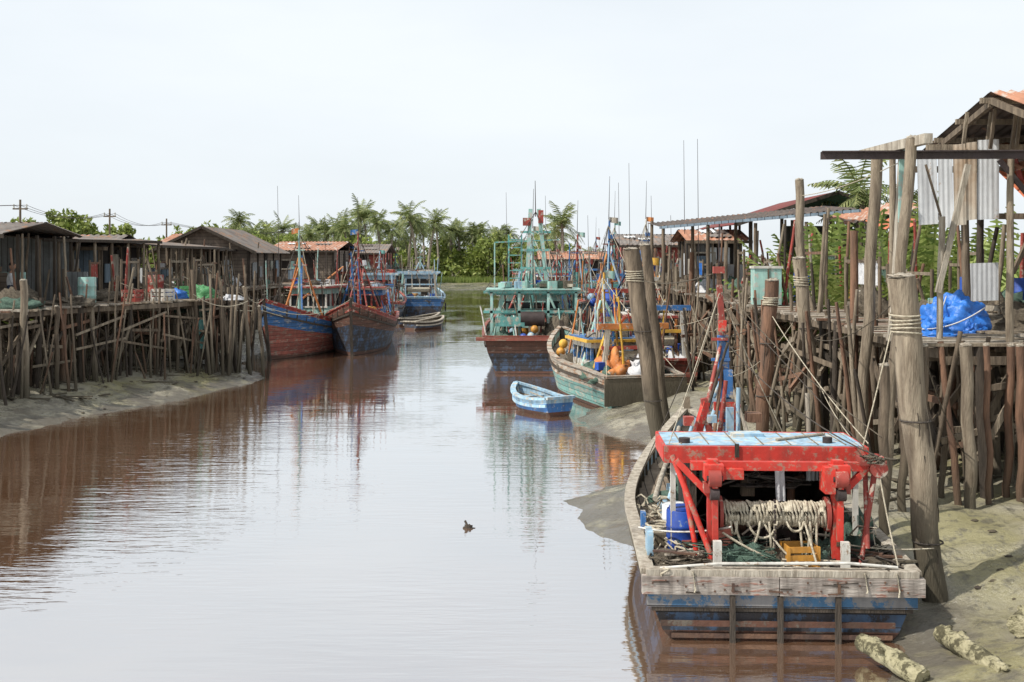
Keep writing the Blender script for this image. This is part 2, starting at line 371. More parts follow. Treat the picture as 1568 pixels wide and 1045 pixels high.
# ---------------- hulls ---------------------------------------------------------------
def hull(L, Bm, fs, fm, fb, draft, M, parent, stern_w=.95, N=18, bulw=.3, rake=.8, fl=.82, cap=None, ribs=True, ts=.5, ex=2.3):
    b = B(); st = []
    for i in range(N+1):
        t = i/N
        w = Bm/2*((stern_w+(1-stern_w)*math.sin(math.pi*.5*min(t/ts, 1))) if t < ts else (1-((t-ts)/(1-ts))**ex)) + .05*t
        s = fm+(fs-fm)*((.35-t)/.35)**2 if t < .35 else fm+(fb-fm)*((t-.35)/.65)**2
        P = []
        zs = [s, s-.12, s-.12-(s-.12)*.38, .10*(s/fs), -draft]
        for z in zs:
            u = (s-z)/(s+draft); hw = w*(1-(1-fl)*1.1*u-.35*u**3)
            P.append(V((hw, t*L-rake*u*t**3, z)))
        st.append((t, w, s, P))
    mm = [M['rail'], M['up'], M['mid'], M['low']]
    for j in range(4):
        vs = []; fc = []
        for t, w, s, P in st:
            for sg in (1, -1):
                for q in (P[j], P[j+1]): vs.append((q.x*sg, q.y, q.z))
        for i in range(N):
            a = i*4; c = a+4
            fc += [(a, a+1, c+1, c), (a+2, c+2, c+3, a+3)]
        b.add(vs, fc, mm[j], True)
        P = st[0][3]; q, r = P[j], P[j+1]
        b.quad([(-q.x, 0, q.z), (q.x, 0, q.z), (r.x, 0, r.z), (-r.x, 0, r.z)], M.get('tr', mm)[j])
    dz = bulw
    for i in range(N):
        t, w, s, P = st[i]; t2, w2, s2, P2 = st[i+1]
        for sg in (1, -1):
            a = V((sg*(w-.06), P[0].y, s)); c = V((sg*max(w2-.06, .01), P2[0].y, s2))
            b.quad([a, c, c-V((0, 0, dz)), a-V((0, 0, dz))], M['in'])
            b.beam(V((sg*(w-.02), P[0].y, s+.02)), V((sg*(w2-.02), P2[0].y, s2+.02)), .15, .06, cap or M['rail'])
            r1 = P[1].lerp(P[2], .45); r2 = P2[1].lerp(P2[2], .45)
            b.beam((sg*(r1.x+.02), r1.y, r1.z), (sg*(r2.x+.02), r2.y, r2.z), .06, .08, M['rub'])
            if ribs and w > .4: b.box((sg*(w-.09), P[0].y+.1, s-dz/2), (.05, .07, dz), M['rub'])
        b.quad([(-(w-.05), P[0].y, s-dz), (w-.05, P[0].y, s-dz), (max(w2-.05, .01), P2[0].y, s2-dz), (-max(w2-.05, .01), P2[0].y, s2-dz)], M['deck'])
    t, w, s, P = st[0]
    b.beam((-w, -.02, s+.03), (w, -.02, s+.03), .16, .07, cap or M['rail'])
    b.quad([(-(w-.05), .07, s), (w-.05, .07, s), (w-.05, .07, s-dz), (-(w-.05), .07, s-dz)], M['in'])
    Pn = st[-1][3]; sp = .22 if L > 5 else .06; sw = .12 if L > 5 else .06
    b.beam((0, Pn[0].y+.03, Pn[0].z+sp), (0, Pn[-1].y+.03, Pn[-1].z), sw, sw*1.15, M['rub'])
    b.obj('hull', parent)
    return st
def wheelhouse(parent, y0, y1, w, z0, h, mw, mr, mt, name='wheelhouse'):
    b = B(); yc = (y0+y1)/2; l = y1-y0
    b.box((0, yc, z0+h*.25), (w, l, h*.5), mw)
    b.box((0, yc, z0+h*.92), (w, l, h*.16), mw)
    b.box((0, yc, z0+h*.67), (w-.12, l-.12, h*.35), glass)
    n = 4
    for i in range(n+1):
        x = -w/2+.04+(w-.08)*i/n
        for yy in (y0+.04, y1-.04): b.box((x, yy, z0+h*.67), (.08, .08, h*.36), mt)
    for i in range(1, n):
        yy = y0+l*i/n
        for x in (-w/2+.04, w/2-.04): b.box((x, yy, z0+h*.67), (.08, .08, h*.36), mt)
    for yy in (y0-.02, y1+.02): b.box((0, yy, z0+h*.49), (w+.1, .05, .07), mt)
    b.box((.15*w, y0-.015, z0+h*.4), (.5, .05, h*.75), darkin)
    b.box((0, yc, z0+h+.04), (w+.4, l+.4, .08), mr)
    b.box((0, yc, z0+h+.10), (w+.2, l+.2, .045), mt)
    for k in range(8): b.box((R.uniform(-w/2, w/2)*.8, yc+R.uniform(-l/2, l/2)*.8, z0+h+.2), (R.uniform(.2, .6), R.uniform(.2, .5), R.uniform(.1, .35)), R.choice([netb, woodl, netg, mt, lblue, redd, cloth]), R.uniform(0, 3))
    b.tangle((0, yc, z0+h+.12), (w*.5, l*.5, .3), roped, 4, .02)
    b.obj(name, parent)
def flag(b, p, m, s=.4):
    p = V(p); vs = []; n = 5
    for i in range(n+1):
        t = i/n; vs += [p+V((t*s, .05*math.sin(t*6), -.1*t*s)), p+V((t*s, .05*math.sin(t*6+.5), -s*.6-.2*t*s))]
    b.add(vs, [(2*i, 2*i+2, 2*i+3, 2*i+1) for i in range(n)], m, True)
def rigging(parent, L, Bm, dz, cols, seed, mh=5.0, my=.45, gy=.12, gh=2.0, clutter=14, poles=8, fend=True):
    global R
    R = random.Random(seed); b = B(); w = Bm/2
    c = lambda: R.choice(cols)
    y = L*gy
    for sx in (-1, 1):
        b.beam((sx*w*.72, y, dz), (sx*w*.6, y, dz+gh), .13, .13, c())
        b.beam((sx*w*.78, y+.9, dz), (sx*w*.62, y+.05, dz+gh*.9), .08, .08, c())
        b.pole((sx*w*.5, y+.3, dz), (sx*w*.5, y+.3, dz+gh*.8), .05, .05, c())
    b.beam((-w*.85, y, dz+gh), (w*.85, y, dz+gh), .14, .16, c())
    b.beam((-w*.75, y+.02, dz+gh*.62), (w*.75, y+.02, dz+gh*.62), .08, .1, c())
    b.disc((-w*.45, y+.3, dz+gh*.45), (w*.45, y+.3, dz+gh*.45), .16, rope)
    for k in (-.45, .45): b.disc((w*k-.03, y+.3, dz+gh*.45), (w*k+.03, y+.3, dz+gh*.45), .28, steel)
    b.obj('stern_gallows', parent)
    b = B(); y = L*my; cm = c(); c2 = c()
    b.pole((0, y, dz), (0, y, dz+mh*.6), .10, .08, cm, wob=.003)
    b.pole((0, y, dz+mh*.6), (.05, y, dz+mh), .07, .04, c2, wob=.003)
    for sx in (-1, 1):
        b.pole((sx*w*.75, y-.6, dz), (sx*.06, y, dz+mh*.72), .055, .045, c(), wob=.003)
        b.pole((sx*w*.4, y+1.2, dz), (sx*.06, y, dz+mh*.62), .045, .04, c(), wob=.003)
    for k in (.35, .5, .65, .8): b.beam((-w*.5*(1.1-k), y-.03, dz+mh*k), (w*.5*(1.1-k), y-.03, dz+mh*k), .05, .05, c())
    b.tube([(0.02, y, dz+mh), (.06, y, dz+mh*1.35)], .016, steeld, 4, .007)
    flag(b, (.05, y, dz+mh*1.02), c(), .35); flag(b, (R.uniform(-.5, .5), y, dz+mh*R.uniform(.5, .8)), R.choice([redd, plblue, yellow, cloth]), .4)
    b.box((.1, y-.1, dz+mh*.86), (.22, .2, .16), c())
    b.pole((0, y-.15, dz+mh*.3), (R.uniform(-.3, .3), L*.1, dz+mh*.62), .05, .04, c(), wob=.003)
    b.obj('mast', parent)
    b = B()
    top = V((0, y, dz+mh*.95))
    for sx in (-1, 1):
        for yy in (.02, .35, .7): b.rope(top, (sx*w*.85, L*yy, dz+.3), R.uniform(.02, .15), .012, R.choice([rope, roped, roped]))
    b.rope(top, (0, L*.98, dz+.7), .1, .013, roped); b.rope(top, (0, L*gy, dz+gh), .2, .013, roped)
    b.obj('rigging_ropes', parent)
    b = B()
    for i in range(int(poles*1.4)):
        x = R.uniform(-w*.85, w*.85); yy = R.uniform(.05, .75)*L
        b.pole((x, yy, dz-.05), (x+R.uniform(-.35, .35), yy+R.uniform(-.5, .5), dz+R.uniform(1.2, mh*.85)), .04, .025, R.choice(cols+[wood, woodd, woodl, woodb]), n=5)
    b.obj('net_poles', parent)
    b = B()
    for i in range(int(clutter*1.3)):
        x = R.uniform(-w*.68, w*.68); yy = R.uniform(.03, .62)*L; k = R.random()
        if k < .12: b.barrel((x, yy, dz), .24, .7, R.choice([plblue, plblue, plorange, white]))
        elif k < .25: b.crate((x, yy, dz), (.55, .4, .35), R.choice([plorange, redd, lblue, yellow, woodl]), R.uniform(0, 3))
        elif k < .6: b.lump((x, yy, dz), (.5, .5, R.uniform(.3, .9)), R.choice([netg, netb, netb, netg, cloth]), .35, 3, seed=i+seed)
        elif k < .75: b.coil((x, yy, dz+.05), .3, 5, rope, .03, .25)
        elif k < .88: b.tangle((x, yy, dz), (.5, .5, .7), R.choice([rope, roped]), 4, .02)
        else:
            for q in range(4): b.lump((x+R.uniform(-.3, .3), yy, dz+R.uniform(.1, .9)), (.15, .15, .15), R.choice([plorange, lblue, yellow, plblue]), .02, 2, 10, 8, False)
    b.obj('deck_gear', parent)
    if fend:
        b = B()
        for sx in (-1, 1):
            for k in range(3):
                yy = L*(.12+.2*k); b.disc((sx*(w+.03), yy, .65), (sx*(w+.11), yy, .65), .22, black)
        b.obj('tyre_fenders', parent)

MB = dict(rail=hullgrey, up=hullblue, mid=hulldark, low=hullrust, rub=woodm, deck=deckm)
MB['in'] = lblue
# ================= main trawler ======================================================
def main_boat():
    global R
    R = random.Random(5)
    P = empty('fishing_trawler', (3.02, 12.85, 0), math.radians(-2.3))
    M = dict(MB); M['rail'] = lblue; M['up'] = hullblue; M['tr'] = [hullgrey, hullblue, hulldark, hullrust]
    hull(9.4, 3.02, .74, .84, 1.35, .5, M, P, stern_w=1.0, bulw=.22, fl=.86, cap=woodl, rake=1.0, ts=.28, ex=1.8, N=24)
    b = B()
    b.box((-.8, -.07, .635), (1.52, .10, .2), hullgrey); b.box((.77, -.075, .63), (1.6, .10, .2), hullgrey)
    b.box((0, -.045, .46), (3.0, .06, .15), hullblue); b.box((0, -.04, .36), (2.9, .05, .05), woodd)
    b.box((-.05, -.07, .2), (2.6, .03, .06), hullrust)
    b.box((0, -.05, .06), (2.45, .03, .05), steel)
    for x in (-.55, -.02, .62): b.box((x, -.085, .24), (.06, .06, .56), woodd)
    for x in (-.55, .62): b.box((x, -.135, .62), (.03, .02, .1), steel)
    for i in range(22): b.box((-1.45+i*.135+R.uniform(-.03, .03), -.128, .63+R.uniform(-.07, .07)), (.018, .012, .018), steel)
    for i in range(9): b.box((R.uniform(-1.4, 1.4), -.125, .63+R.uniform(-.08, .08)), (R.uniform(.1, .3), .014, R.uniform(.008, .02)), R.choice([woodd, steel]), 0, 0, R.uniform(-.1, .1))
    for sx in (-1, 1):
        b.box((sx*1.13, .42, .68), (.62, .85, .05), woodl); b.box((sx*1.15, .1, .73), (.7, .12, .045), woodd)
        for k in range(5): b.box((sx*1.12, .2+k*.17+R.uniform(-.02, .02), .72+R.uniform(0, .02)), (.6+R.uniform(-.1, .1), .12, .025), R.choice([deckp, woodb, steel, woodm]), R.uniform(-.08, .08))
    b.box((0, .03, .78), (1.5, .07, .05), white)
    for x in (-.69, .75): b.box((x, .12, .9), (.09, .09, .36), white)
    b.tube([(-1.35, -.02, .8), (-.7, -.03, .86), (.75, -.03, .88), (1.3, 0, .83)], .018, white, 6)
    for x in (-1.0, .9, 1.25): # mooring line draped over the transom
        b.tube([(x, .05, .8), (x+.01, -.13, .78), (x+.03, -.145, .6), (x+.02, -.15, .5+.1*R.random())], .011, rope, 5)
    b.obj('transom_boards', P)
    b = B()
    for sx, x in ((-1, -.70), (1, .74)):
        b.beam((x, .46, .5), (x, .46, 1.95), .12, .14, red)
        b.beam((x-sx*.01, .30, 1.05), (x, .30, 1.85), .06, .10, red)
        b.beam((x, .46, 1.5), (x+sx*.42, .5, 1.93), .07, .07, red)
        b.box((x, .40, 1.82), (.22, .24, .18), red); b.box((x+sx*.04, .38, 1.64), (.15, .18, .11), redd)
        b.disc((x-.07, .27, 1.76), (x+.07, .27, 1.76), .095, redd, 20); b.disc((x-.09, .27, 1.76), (x+.09, .27, 1.76), .03, steeld)
        b.disc((x-.05, .27, 1.58), (x+.05, .27, 1.58), .07, steeld)
        for k in range(5): b.box((x, .385, .75+k*.24), (.05, .025, .05), steel)
        b.box((x, .46, .62), (.2, .24, .2), redd)
    b.pole((-1.16, .55, 1.98), (-.72, .28, .82), .035, .035, red, wob=.003); b.pole((-1.02, .7, 1.7), (-.86, .5, .72), .035, .03, red, wob=.003)
    b.pole((1.24, .6, 2.0), (.98, .35, .75), .035, .03, redd, wob=.003); b.pole((1.12, .7, 1.98), (1.06, .35, .95), .03, .03, redd, wob=.003)
    b.beam((-.95, .5, 1.87), (1.22, .5, 1.87), .10, .10, red)
    b.box((1.14, .5, 1.94), (.3, .22, .08), redd); b.disc((1.2, .36, 1.86), (1.2, .5, 1.86), .10, redd)
    b.tangle((1.14, .42, 1.96), (.13, .12, .05), netb, 5, .012)
    b.box((.62, .42, 1.74), (.12, .3, .3), red); b.box((-.5, .42, 1.79), (.3, .1, .12), red)
    b.obj('stern_gallows', P)
    b = B()
    b.disc((-.66, .56, 1.30), (.70, .56, 1.30), .07, steeld)
    for x in (-.60, .64): b.disc((x-.02, .56, 1.30), (x+.02, .56, 1.30), .20, redd, 20)
    for x in (-.64, .68): b.disc((x-.04, .56, 1.30), (x+.04, .56, 1.30), .09, steel, 12)
    for k in range(38):
        x = -.55+k*.0312; rr = .125+R.uniform(-.012, .018)
        pts = [(x+.012*math.sin(a*2+k)+R.uniform(-.004, .004), .56+rr*math.cos(a), 1.30+rr*math.sin(a)) for a in [i*math.pi/7 for i in range(15)]]
        b.tube(pts, .019, rope, 5, cap=False)
    for x0, x1, s in ((-.45, -.15, .32), (-.3, .05, .2), (-.05, .02, .35), (.3, .42, .42), (.42, .5, .5), (-.5, -.42, .16), (.15, .35, .12)):
        K = 10; b.tube([(x0+(x1-x0)*i/K, .42-.03*math.sin(i), 1.24-s*math.sin(math.pi*i/K)**.7) for i in range(K+1)], .015, rope, 5, cap=False)
    b.rope((-.1, .45, 1.2), (.35, .2, .78), .1, .015); b.rope((-1.5, 1.3, .95), (-.5, .3, 1.2), .06, .012, white)
    b.rope((.35, .40, 1.25), (.45, .2, .8), .0, .016, rope); b.rope((-.6, .35, 1.12), (.15, .25, .78), .04, .016)
    for k in range(10): b.tube([(.0+.015*(k % 2), .38, 1.5-k*.06), (.01, .38, 1.46-k*.06)], .014, steeld, 5)
    b.obj('winch_drum', P)
    b = B()
    y0, y1 = .95, 2.05
    b.box((0, (y0+y1)/2, 1.98), (2.38, y1-y0-.1, .10), lblue)
    b.box((0, y0-.02, 1.925), (2.44, .07, .20), red); b.box((0, y1+.02, 1.925), (2.44, .07, .20), red)
    for sx in (-1, 1):
        b.box((sx*1.2, (y0+y1)/2, 1.925), (.06, y1-y0-.03, .19), red)
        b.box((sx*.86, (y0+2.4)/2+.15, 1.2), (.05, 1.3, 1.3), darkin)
        b.beam((sx*.86, y0+.1, .5), (sx*.86, y0+.1, 1.85), .08, .08, woodd)
        b.beam((sx*1.1, y0+.1, .7), (sx*1.1, y0+.1, 1.85), .06, .06, white)
    for k in range(7): b.box((-1.0+k*.33, (y0+y1)/2, 2.034), (.012, y1-y0-.14, .012), wood)
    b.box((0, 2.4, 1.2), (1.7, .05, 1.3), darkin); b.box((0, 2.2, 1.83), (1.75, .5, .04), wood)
    b.box((-.35, y0-.065, 1.98), (.05, .03, .16), woodd)
    b.disc((.8, y0+.25, 2.03), (.8, y0+.25, 2.10), .06, steeld); b.disc((-.95, y0+.2, 2.03), (-.95, y0+.2, 2.09), .07, steeld)
    b.box((-.1, 1.75, 2.05), (.4, .25, .04), lblue, .1); b.tube([(.2, 1.3, 2.045), (.9, 1.8, 2.05)], .02, woodl, 6)
    b.obj('cabin', P)
    b = B()
    b.box((.0, 1.7, .82), (.9, .8, .6), steeld); b.disc((-.5, 1.3, 1.1), (-.2, 1.3, 1.1), .2, steel, 16); b.box((-.15, 1.35, 1.45), (.16, .14, .2), woodm)
    b.tube([(.4, 1.4, .8), (.4, 1.4, 1.5), (.55, 1.4, 1.6)], .05, steel)
    b.corr((.12, 1.0, 1.80), (.12, .02, 0), (0.02, 0, -.45), cloth, .06, .015); b.corr((-.78, 1.05, 1.8), (.18, .02, 0), (0.0, 0, -.3), netg, .06, .02); b.corr((.5, 1.0, 1.8), (.15, .02, 0), (0.0, 0, -.2), wallgrey, .06, .02)
    b.tangle((.1, 1.2, .7), (.6, .3, .7), roped, 6, .02); b.tangle((.1, 1.2, 1.5), (.7, .1, .3), roped, 6, .012)
    b.box((-.5, 1.2, .85), (.25, .3, .5), hullred)
    b.obj('engine', P)
    b = B(); y = 4.1
    b.beam((.0, y, .6), (-.06, y, 3.15), .15, .14, blue); b.beam((-.06, y, 3.15), (-.11, y, 3.9), .08, .09, redd)
    b.beam((-.11, y, 3.9), (-.12, y, 4.1), .06, .06, steel); b.box((-.12, y, 4.12), (.16, .14, .10), redd); b.box((-.06, y, 3.35), (.16, .16, .06), steel)
    b.tube([(-.12, y, 4.1), (-.11, y, 4.8)], .010, steeld, 4)
    for x0, yy, z0, x1, z1, m_, r_ in ((-.72, 3.2, .9, -.1, 3.0, redd, .035), (.5, 3.4, .9, 0, 2.6, woodl, .03), (-.45, 5.4, 1.1, -.08, 2.5, lblue, .035), (-.35, 3.4, 1.2, -.07, 2.7, woodb, .03), (.2, 5.2, 1.1, -.07, 2.4, red, .03), (-.6, 4.2, .9, -.12, 2.2, lblue, .045)):
        b.pole((x0, yy, z0), (x1, y-.05, z1), r_, r_*.8, m_, wob=.004)
    for k in range(5): b.beam((-.24, y-.1, 1.9+k*.3), (.12-.03*k, y-.1, 1.9+k*.3), .04, .04, [red, lblue, redd, blue, redd][k])
    b.box((-.08, y-.12, 3.3), (.11, .08, .16), red); b.box((.0, y-.13, 2.45), (.13, .08, .4), blue); b.box((-.06, y-.16, 2.12), (.3, .08, .12), red)
    b.beam((-.75, y-1.2, 1.3), (-.45, y-1.1, 2.3), .10, .09, red); b.beam((-.3, y-1.1, 1.3), (-.48, y-1.1, 2.35), .09, .09, redd); b.box((-.7, y-1.2, 2.05), (.14, .14, .12), redd); b.box((-.38, y-1.2, 2.08), (.12, .12, .1), lblue)
    b.box((.22, y-1.0, 2.08), (.2, .25, .12), woodb); b.box((-.15, y-1.3, 2.0), (.10, .08, .5), lblue)
    b.beam((-.2, y-.9, 1.0), (.02, y-.9, 2.25), .08, .08, redd)
    b.pole((-.35, 2.9, 1.2), (-.18, 2.95, 2.6), .035, .03, redd); b.pole((-.02, 2.9, 1.2), (.0, 3.0, 2.5), .03, .03, lblue)
    b.pole((-.8, 2.9, 1), (-.1, 3.3, 3.1), .025, .02, woodd); b.pole((.95, 2.7, .9), (.9, 2.8, 2.45), .035, .03, woodl)
    b.obj('mast', P)
    b = B()
    for q in ((-1.2, .9, 1.95), (-1.25, 4.5, 1.0), (1.2, 4.2, 1.0), (0, 9.3, 1.6), (1.15, .5, 2.0)): b.rope((-.1, y, 3.8), q, R.uniform(.02, .12), .007, R.choice([rope, roped]))
    b.rope((-.05, y, 3.1), (1.2, .4, 2.0), .2, .010, roped); b.rope((1.2, .4, 1.85), (1.34, .1, .8), .05, .010, rope)
    b.obj('rigging_ropes', P)
    b = B()
    b.barrel((-.98, 1.15, .6), .19, .62, plblue); b.disc((-.98, 1.15, 1.22), (-.98, 1.15, 1.25), .16, plblue)
    b.barrel((-1.0, 1.75, .6), .17, .55, galv)
    b.crate((.3, .42, .7), (.36, .3, .28), plorange, .1)
    b.lump((-.38, .42, .68), (.36, .25, .26), netg, .35, 3, 20, 10, seed=1); b.lump((-.05, .55, .68), (.4, .28, .2), netb, .35, 3, 20, 10, seed=2)
    b.lump((.55, .6, .68), (.25, .25, .25), netg, .35, 3, 20, 10, seed=4)
    b.tangle((-.38, .4, .82), (.35, .22, .16), netg, 10, .008)
    b.tangle((-1.2, .85, .70), (.24, .6, .16), rope, 10, .013); b.coil((-1.2, 1.5, .75), .18, 6, rope, .018, .2)
    b.tangle((-1.12, 2.2, .8), (.2, .7, .3), rope, 5, .015); b.tangle((1.15, .5, .72), (.3, .3, .15), roped, 8, .012)
    b.tangle((1.05, 1.1, .75), (.3, .5, .5), rope, 4, .012); b.lump((1.12, 1.25, .7), (.26, .5, .42), netg, .4, 3, 16, 8, seed=7)
    b.tangle((.25, .35, .72), (.5, .15, .1), rope, 5, .012); b.tangle((1.2, .03, .62), (.12, .08, .24), netb, 5, .012)
    b.tangle((-1.1, .3, .74), (.3, .2, .1), netb, 6, .012); b.tangle((.0, .3, .72), (.6, .12, .07), roped, 5, .012)
    for k in range(10): b.box((R.choice([-1, 1])*R.uniform(.9, 1.35), R.uniform(.1, 1.6), .8+R.uniform(0, .05)), (R.uniform(.08, .25), R.uniform(.06, .2), R.uniform(.04, .14)), R.choice([woodm, steel, wallgrey, hullred, netb, black]), R.uniform(0, 3))
    b.box((-1.42, .62, .92), (.07, .3, .34), lblue); b.box((-1.42, 1.6, .93), (.06, .18, .3), blue)
    for i in range(7): b.box((-1.1+R.uniform(-.3, .3), .4+R.uniform(-.2, .3), .77+.02*i), (.5, .05, .02), R.choice([woodl, wood, steel]), R.uniform(-.6, .6))
    for i in range(6): b.box((1.15+R.uniform(-.2, .2), .3+R.uniform(-.1, .3), .77+.02*i), (.5, .06, .02), R.choice([woodl, wood, steel]), R.uniform(-.7, .7))
    for yy in (3.0, 4.0, 5.0, 6.0): b.box((0, yy, .86), (2.2-(yy-3)*.45, .5, .12), R.choice([woodl, wood, lblue]))
    b.lump((-.5, 5, .9), (.4, .8, .35), netb, .4, 3, seed=9); b.lump((-.3, 3.4, .8), (.8, .5, .4), netg, .4, 3, seed=12); b.lump((.6, 3.6, .8), (.4, .6, .5), cloth, .4, 3, seed=13)
    b.pole((-1.15, 3, .95), (-.4, 7.0, 1.35), .04, .035, woodl); b.pole((-1.0, 2.6, 1.0), (-.2, 6.8, 1.4), .035, .03, lblue)
    b.obj('deck_gear', P)
main_boat()

# ================= other boats ========================================================
def boat(name, px, d, rz, L, Bm, fs, fm, fb, M, cols, seed, wh=None, mh=4.5, gh=2.0, my=.45, clutter=14, poles=8, bulw=.35, z=0, stern_w=.92, bow=False, fend=True):
    x = X(px, d); loc = (x, d, z)
    if bow: loc = (x+math.sin(rz)*L, d-math.cos(rz)*L, z)
    P = empty(name, loc, rz)
    hull(L, Bm, fs, fm, fb, .6, M, P, bulw=bulw, stern_w=stern_w)
    if wh: wheelhouse(P, wh[0]*L, wh[1]*L, Bm*.62, fs-bulw, wh[2], wh[3], wh[4], wh[5])
    rigging(P, L, Bm, fm-bulw, cols, seed, mh, my, .12, gh, clutter, poles, fend)
    return P
def MD(rail, up, mid, low, inn): 
    d = dict(rail=rail, up=up, mid=mid, low=low, rub=woodd, deck=deckm); d['in'] = inn; return d
FT = 'fishing_trawler'; rad = math.radians
Pc = boat(FT, 818, 42.3, 0, 13, 4.0, 1.35, 1.25, 2.2, MD(hullred, hullbrown, hulldark, hullbrown, teal), [teal, lteal, woodl, lteal, redd], 21,
     wh=(.38, .62, 1.8, lteal, white, teal), mh=4.6, gh=2.05, my=.33, clutter=14, poles=8, fend=False)
b = B()
b.box((0, -.1, 1.3), (4.3, .3, .12), hullred)
for x in (-1.6, -.55, .55, 1.6): b.beam((x, 1.0, .95), (x, 1.0, 3.0), .10, .10, lteal); b.beam((x, 2.6, .95), (x, 2.6, 3.0), .10, .10, teal)
for z in (2.25, 3.0): b.beam((-1.9, 1.0, z), (1.9, 1.0, z), .10, .10, teal); b.beam((-1.9, 2.6, z), (1.9, 2.6, z), .10, .11, lteal)
b.box((0, 1.8, 3.1), (3.6, 1.9, .05), lteal)
for x in (-.25, .55): b.beam((x, 2.2, 3.1), (x*.4, 2.2, 6.2), .15, .13, lteal)
for k in range(7): b.beam((-.95, 2.25, 3.2+k*.3), (-.45, 2.25, 3.2+k*.3), .04, .04, teal)
for x in (-.95, -.45): b.beam((x, 2.25, 3.1), (x, 2.25, 5.2), .06, .06, teal)
b.beam((-1.5, 2.2, 4.9), (-1.5, 2.2, 3.1), .05, .05, lteal); b.beam((-1.5, 2.2, 4.9), (1.0, 2.2, 5.0), .05, .05, teal); b.beam((1.1, 2.2, 3.1), (1.1, 2.2, 4.4), .05, .05, redd)
for z in (3.9, 4.6, 5.3): b.beam((-.5, 2.15, z), (.7, 2.15, z), .08, .09, teal)
b.box((-.25, 2.2, 5.7), (.3, .3, .3), redd); b.box((.3, 2.2, 5.9), (.2, .2, .5), redd); b.tube([(.1, 2.2, 5.9), (.08, 2.2, 7.3)], .022, steeld, 5, .012)
for q in ((-1.9, 1, 3), (1.9, 1, 3), (-1.9, .1, 1.3), (1.9, .1, 1.3), (1.9, 9, 2)): b.rope((.1, 2.2, 6.1), q, .05, .013, roped)
b.lump((1.0, .9, 1.0), (.6, .5, 1.0), netb, .3, 3, seed=5); b.lump((-1.0, .8, .98), (.6, .4, .5), netg, .3, 3, seed=6); b.lump((.2, .7, .98), (.5, .4, .4), netb, .3, 3, seed=8)
b.box((-.9, .7, 1.9), (1.1, .3, .35), teal); b.disc((-.5, .8, 2.0), (.4, .8, 2.0), .28, steeld)
for k in range(14): b.box((R.uniform(-1.6, 1.6), 1.8+R.uniform(-.6, .6), 3.25), (R.uniform(.2, .7), .3, R.uniform(.1, .4)), R.choice([netb, lblue, woodl, lteal, netg, white]), R.uniform(0, 3))
for k in range(20): x = R.uniform(-1.8, 1.8); b.pole((x, .3+R.random(), .95), (x+R.uniform(-.5, .5), .5+R.random(), R.uniform(1.6, 3.4)), .035, .03, R.choice([woodl, lteal, redd, wood, white]), n=5)
b.obj('net_frame', Pc)
Po = boat(FT, 988, 31.6, rad(14), 8.2, 2.5, 1.0, 1.1, 1.9, MD(hullwhite, hullwhite, hullteal, hullbrown, lteal), [orange, yellow, redd, lblue, woodl, lteal], 33,
     wh=(.3, .52, 1.15, white, yellow, blue), mh=3.1, gh=1.6, clutter=20, poles=16, bulw=.35, fend=False)
b = B(); b.box((0, -.05, .6), (2.4, .06, .75), wood); b.box((.1, 1.4, 2.25), (1.6, .9, .05), yellow)
for x in (-.6, .8): b.beam((x, 1.0, .8), (x, 1.0, 2.25), .06, .06, blue); b.beam((x, 1.8, .8), (x, 1.8, 2.25), .06, .06, blue)
b.lump((-.6, 1.2, .7), (.45, .7, .8), orange, .4, 3, 24, 14, seed=2); b.lump((.4, 1.4, .7), (.4, .5, .6), netb, .4, 3, seed=3); b.lump((0, .6, .7), (.4, .4, .5), cloth, .35, 3, seed=14)
for k in range(9): b.box((-1+.25*k, .7+R.uniform(0, .8), 1.1+.5*R.random()), (.22, .2, .22), [plblue, orange, red, woodl, lblue, cloth, netg, hullred, white][k], R.uniform(0, 2))
b.obj('deck_cargo', Po)
boat(FT, 905, 50, rad(4), 11, 3.4, 1.2, 1.2, 2.2, MD(lteal, hullteal, hullbrown, hullrust, teal), [teal, redd, lteal, blue, woodl], 41, wh=(.45, .7, 1.7, lteal, redd, white), mh=4.6, gh=2.2, poles=14)
boat(FT, 965, 42, rad(6), 9.5, 3.2, 1.2, 1.2, 2.1, MD(hullteal, hullteal, hullred, hullrust, lblue), [redd, lblue, woodl, teal, blue, orange], 42, wh=(.35, .6, 1.6, lblue, roofgrey, redd), mh=5, gh=2.2, poles=20, clutter=20)
boat(FT, 962, 62, rad(3), 12, 3.6, 1.3, 1.3, 2.4, MD(hullteal, hullteal, hullred, hullrust, lblue), [blue, teal, redd, lblue], 43, wh=(.35, .6, 1.9, white, teal, blue), mh=5.4, gh=2.4, poles=14)
boat(FT, 870, 76, rad(6), 12, 3.8, 1.3, 1.3, 2.4, MD(hullred, hullred, hullbrown, hullrust, lblue), [redd, teal, woodl, lblue], 44, wh=(.35, .6, 2, redd, white, blue), mh=4.5, gh=2.4, poles=14)
boat(FT, 1012, 50, rad(2), 10, 3.2, 1.3, 1.3, 2.4, MD(blue, hullcob, hullbrown, hullrust, lblue), [blue, orange, redd, white], 45, wh=(.35, .6, 1.8, orange, blue, white), mh=5.2, gh=2.4, poles=18, clutter=20)
boat(FT, 820, 88, rad(3), 12, 3.8, 1.3, 1.3, 2.4, MD(lteal, hullteal, hullbrown, hullrust, lblue), [lblue, teal, redd, lteal], 46, wh=(.35, .6, 2, lteal, redd, white), mh=4.5, gh=2.4, poles=12)
boat(FT, 925, 90, rad(3), 12, 3.8, 1.3, 1.3, 2.4, MD(blue, hullcob, hullbrown, hullrust, lblue), [blue, redd, woodl, lteal], 47, wh=(.35, .6, 2, white, blue, redd), mh=5, gh=2.4, poles=12)
